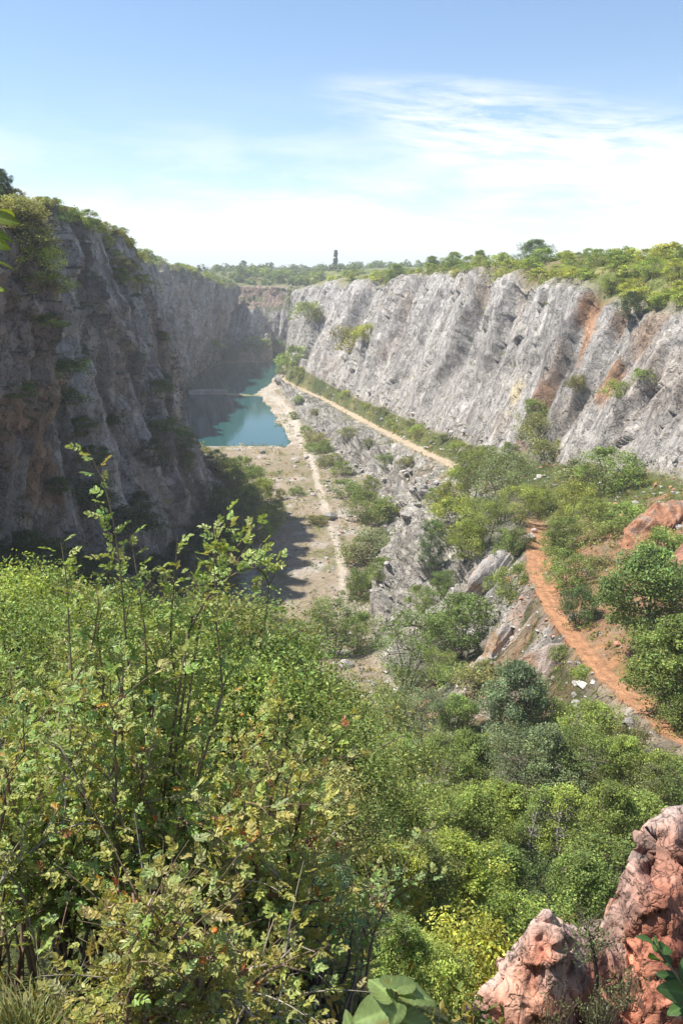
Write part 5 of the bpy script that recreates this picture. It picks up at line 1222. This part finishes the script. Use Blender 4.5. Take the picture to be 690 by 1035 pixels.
def leafy_stem(name, label, stem, y, leaves, L, Wd, c, ground, seed, cat='plant', heart=0.25, r=0.004):
    """stem through pixels at depth y, leaves = (pixel of base, pixel of tip, dy)"""
    g = np.random.default_rng(seed)
    pts = [np.array(ground)] + [at(px_, py_, y) for px_, py_ in stem]; pts = np.array(pts)
    q = np.linspace(0, len(pts) - 1, 20); sm = np.stack([np.interp(q, np.arange(len(pts)), pts[:, k]) for k in range(3)], 1)
    for _ in range(4): sm[1:-1] = 0.25 * sm[:-2] + 0.5 * sm[1:-1] + 0.25 * sm[2:]
    root = empty(name, ground); o0 = np.array(ground)
    st = MB(); st.tube(sm - o0, np.linspace(r, r * 0.4, 20), 6, (0.16, 0.13, 0.06))
    lf = MB()
    for (a, b, dy_) in leaves:
        p = at(a[0], a[1], y); t = at(b[0], b[1], y + dy_)
        k = np.argmin(np.linalg.norm(sm - p, axis=1)); st.tube([sm[k] - o0, (sm[k] + p) / 2 - o0 + np.array((0, 0, .003)), p - o0], [r * .5, r * .4, r * .3], 5, (0.18, 0.17, 0.06))
        d = t - p; ln = np.linalg.norm(d)
        nor = np.array((-0.2, -0.45, 1.0)) + g.normal(0, .5, 3)
        lf_c = c if g.uniform() < 0.75 else tuple(np.array(c) * 0.8)
        big_leaf(lf, p - o0, d, nor, ln, ln * Wd, lf_c, g, heart)
    st.build('stem', M_BARK, root); lf.build('leaves', M_ROSE, root, True)
    tag(root, label, cat)
leafy_stem('broadleaf_plant', 'plant with large heart shaped pale green leaves at the bottom edge', [(405, 1060), (400, 1020)], 1.30,
           [((398, 1010), (372, 984), 0.06), ((402, 1004), (445, 1004), 0.04), ((402, 1012), (398, 1040), -0.04), ((398, 1002), (410, 982), 0.08), ((396, 1020), (352, 1036), 0.0), ((360, 1050), (345, 1022), 0.04), ((405, 1030), (440, 1046), -0.03), ((398, 1030), (370, 1032), 0.03)],
           0.06, 0.40, (0.26, 0.35, 0.12), (0.10, 1.15, drop(0.10, 1.15, 3).z), 11, 'plant', 0.55)
leafy_stem('sapling', 'sapling twig with narrow dark leaves in front of the red rock', [(720, 1060), (700, 1012), (688, 994), (672, 970), (660, 952)], 1.05,
           [((662, 955), (645, 943), 0.0), ((666, 962), (656, 944), 0.04), ((672, 972), (656, 972), -0.03), ((676, 976), (664, 952), 0.05), ((684, 988), (664, 984), 0.0), ((690, 996), (700, 960), 0.02), ((694, 1004), (672, 1000), -0.03), ((700, 1014), (676, 1022), -0.02), ((668, 964), (676, 950), 0.04), ((696, 1004), (712, 980), 0.0)],
           0.03, 0.24, (0.085, 0.16, 0.045), (0.52, 0.95, drop(0.52, 0.95, 3).z), 12, 'sapling', 0.1, 0.003)
leafy_stem('sapling', 'slender sapling whose bright leaves reach in over the shaded cliff', [(-60, 900), (-40, 600), (-26, 330), (-20, 250), (-14, 215)], 1.25,
           [((-14, 218), (20, 222), 0.0), ((-14, 216), (12, 210), 0.06), ((-16, 232), (16, 240), 0.02), ((-10, 236), (6, 252), -0.02), ((-20, 262), (18, 266), 0.03), ((-20, 292), (6, 290), 0.0), ((-22, 300), (-40, 290), 0.0), ((-18, 240), (-44, 236), 0.0), ((-26, 340), (-4, 334), 0.02)],
           0.04, 0.24, (0.21, 0.27, 0.05), (-0.62, 1.2, drop(-0.62, 1.2, 3).z), 13, 'sapling', 0.1, 0.004)
# half bare little tree on the red rock
def bare_tree(px, py, y, hpx, label, seed):
    g = np.random.default_rng(seed); p = at(px, py, y); h = hpx * y / cp / FPX * 1.1
    root = empty('small_tree', p); st = MB(); lf = MB()
    main = bez(np.array((0.05, 0, -0.15)), np.array((0.03, 0.02, h * 0.5)), np.array((-0.10, 0.03, h)), 12); st.tube(main, np.linspace(0.022, 0.005, 12), 6, (0.075, 0.05, 0.04))
    for k in range(26):
        b = main[g.integers(4, 12)]; a = g.uniform(0, 6.28); ln = h * g.uniform(0.3, 0.75)
        tip = b + np.array((math.cos(a) * ln, math.sin(a) * ln * 0.7, ln * g.uniform(0.0, 0.55)))
        tw = bez(b, (b + tip) / 2 + np.array((0, 0, .03)), tip, 8); st.tube(tw, np.linspace(0.006, 0.0012, 8), 4, (0.09, 0.06, 0.045))
        n = 26; i = g.integers(2, 8, n); pos = tw[i] + g.normal(0, 0.03, (n, 3)); nor = rand_dir(n, g) + np.array([[0, 0, .6]]); nor /= np.linalg.norm(nor, axis=1)[:, None]
        v, f = leaf_quads(pos, nor, g.uniform(0.018, 0.04, n), g, 0.45); lf.add(v, f, np.repeat(np.array([[0.13, 0.17, 0.06]]) * np.exp(g.normal(0, .25, (n, 1))), 4, 0))
    st.build('trunk', M_BARK, root); lf.build('crown', M_ROSE, root, False); tag(root, label, 'tree')
bare_tree(598, 985, 5.35, 62, 'thin half bare little tree with a dark trunk on the red rock', 5)
def rock_tuft(px, py, y, n, label, seed):
    g = np.random.default_rng(seed); p = at(px, py, y); mb = MB(); lf = MB(); root = empty('bush', p)
    for k in range(n):
        a = g.uniform(0, 6.28); out = np.array((math.cos(a), math.sin(a) * .6, 0)) * g.uniform(0.02, 0.22)
        tip = out + np.array((0, 0, g.uniform(0.12, 0.34))); tw = bez(np.array((0, 0, -.1)) + out * .4, tip * .6 + np.array((0, 0, .02)), tip, 6); mb.tube(tw, np.linspace(.003, .001, 6), 4, (0.2, 0.17, 0.11))
        m_ = 12; i = g.integers(1, 6, m_); pos = tw[i] + g.normal(0, .018, (m_, 3)); nor = rand_dir(m_, g) + np.array([[0, 0, .5]]); nor /= np.linalg.norm(nor, axis=1)[:, None]
        v, f = leaf_quads(pos, nor, g.uniform(.012, .03, m_), g, .4); lf.add(v, f, np.repeat(np.array([[0.16, 0.185, 0.075]]) * np.exp(g.normal(0, .25, (m_, 1))), 4, 0))
    mb.build('stems', M_BARK, root); lf.build('crown', M_ROSE, root, False); tag(root, label, 'bush')
rock_tuft(605, 1030, 4.75, 46, 'wispy grey green bush at the foot of the thin half bare tree', 1)
rock_tuft(635, 1010, 4.9, 30, 'wispy bush in the cleft between the two red rocks', 2)
rock_tuft(560, 1035, 4.7, 16, 'few thin stalks on the pale patch of the pointed red rock', 3)
for o in bpy.data.objects:
    if o.type == 'MESH' and len(o.material_slots) and o.material_slots[0].material == M_ROSE: o.color = (1, 1, 1, 1)

# ---------------------------------------------------------------- the summer haze in the quarry air
hv, hf = [], []
x0, x1, y0, y1, z0, z1 = -3100, 3100, -60, 7400, -78, 75
hv = [(x0, y0, z0), (x1, y0, z0), (x1, y1, z0), (x0, y1, z0), (x0, y0, z1), (x1, y0, z1), (x1, y1, z1), (x0, y1, z1)]
hf = [[0, 3, 2, 1], [4, 5, 6, 7], [0, 1, 5, 4], [1, 2, 6, 5], [2, 3, 7, 6], [3, 0, 4, 7]]
m_, t_ = new_mat('haze_air')
out = N(t_, 'ShaderNodeOutputMaterial'); vol = N(t_, 'ShaderNodeVolumePrincipled')
vol.inputs['Color'].default_value = (0.90, 0.94, 1.0, 1); vol.inputs['Density'].default_value = 0.00027; vol.inputs['Anisotropy'].default_value = 0.0
t_.links.new(vol.outputs[0], out.inputs['Volume'])
o = mesh_obj('haze', hv, hf, m_, None, None, False); o['kind'] = 'stuff'; o['label'] = 'thin bluish summer haze filling the quarry air'; o['category'] = 'haze'
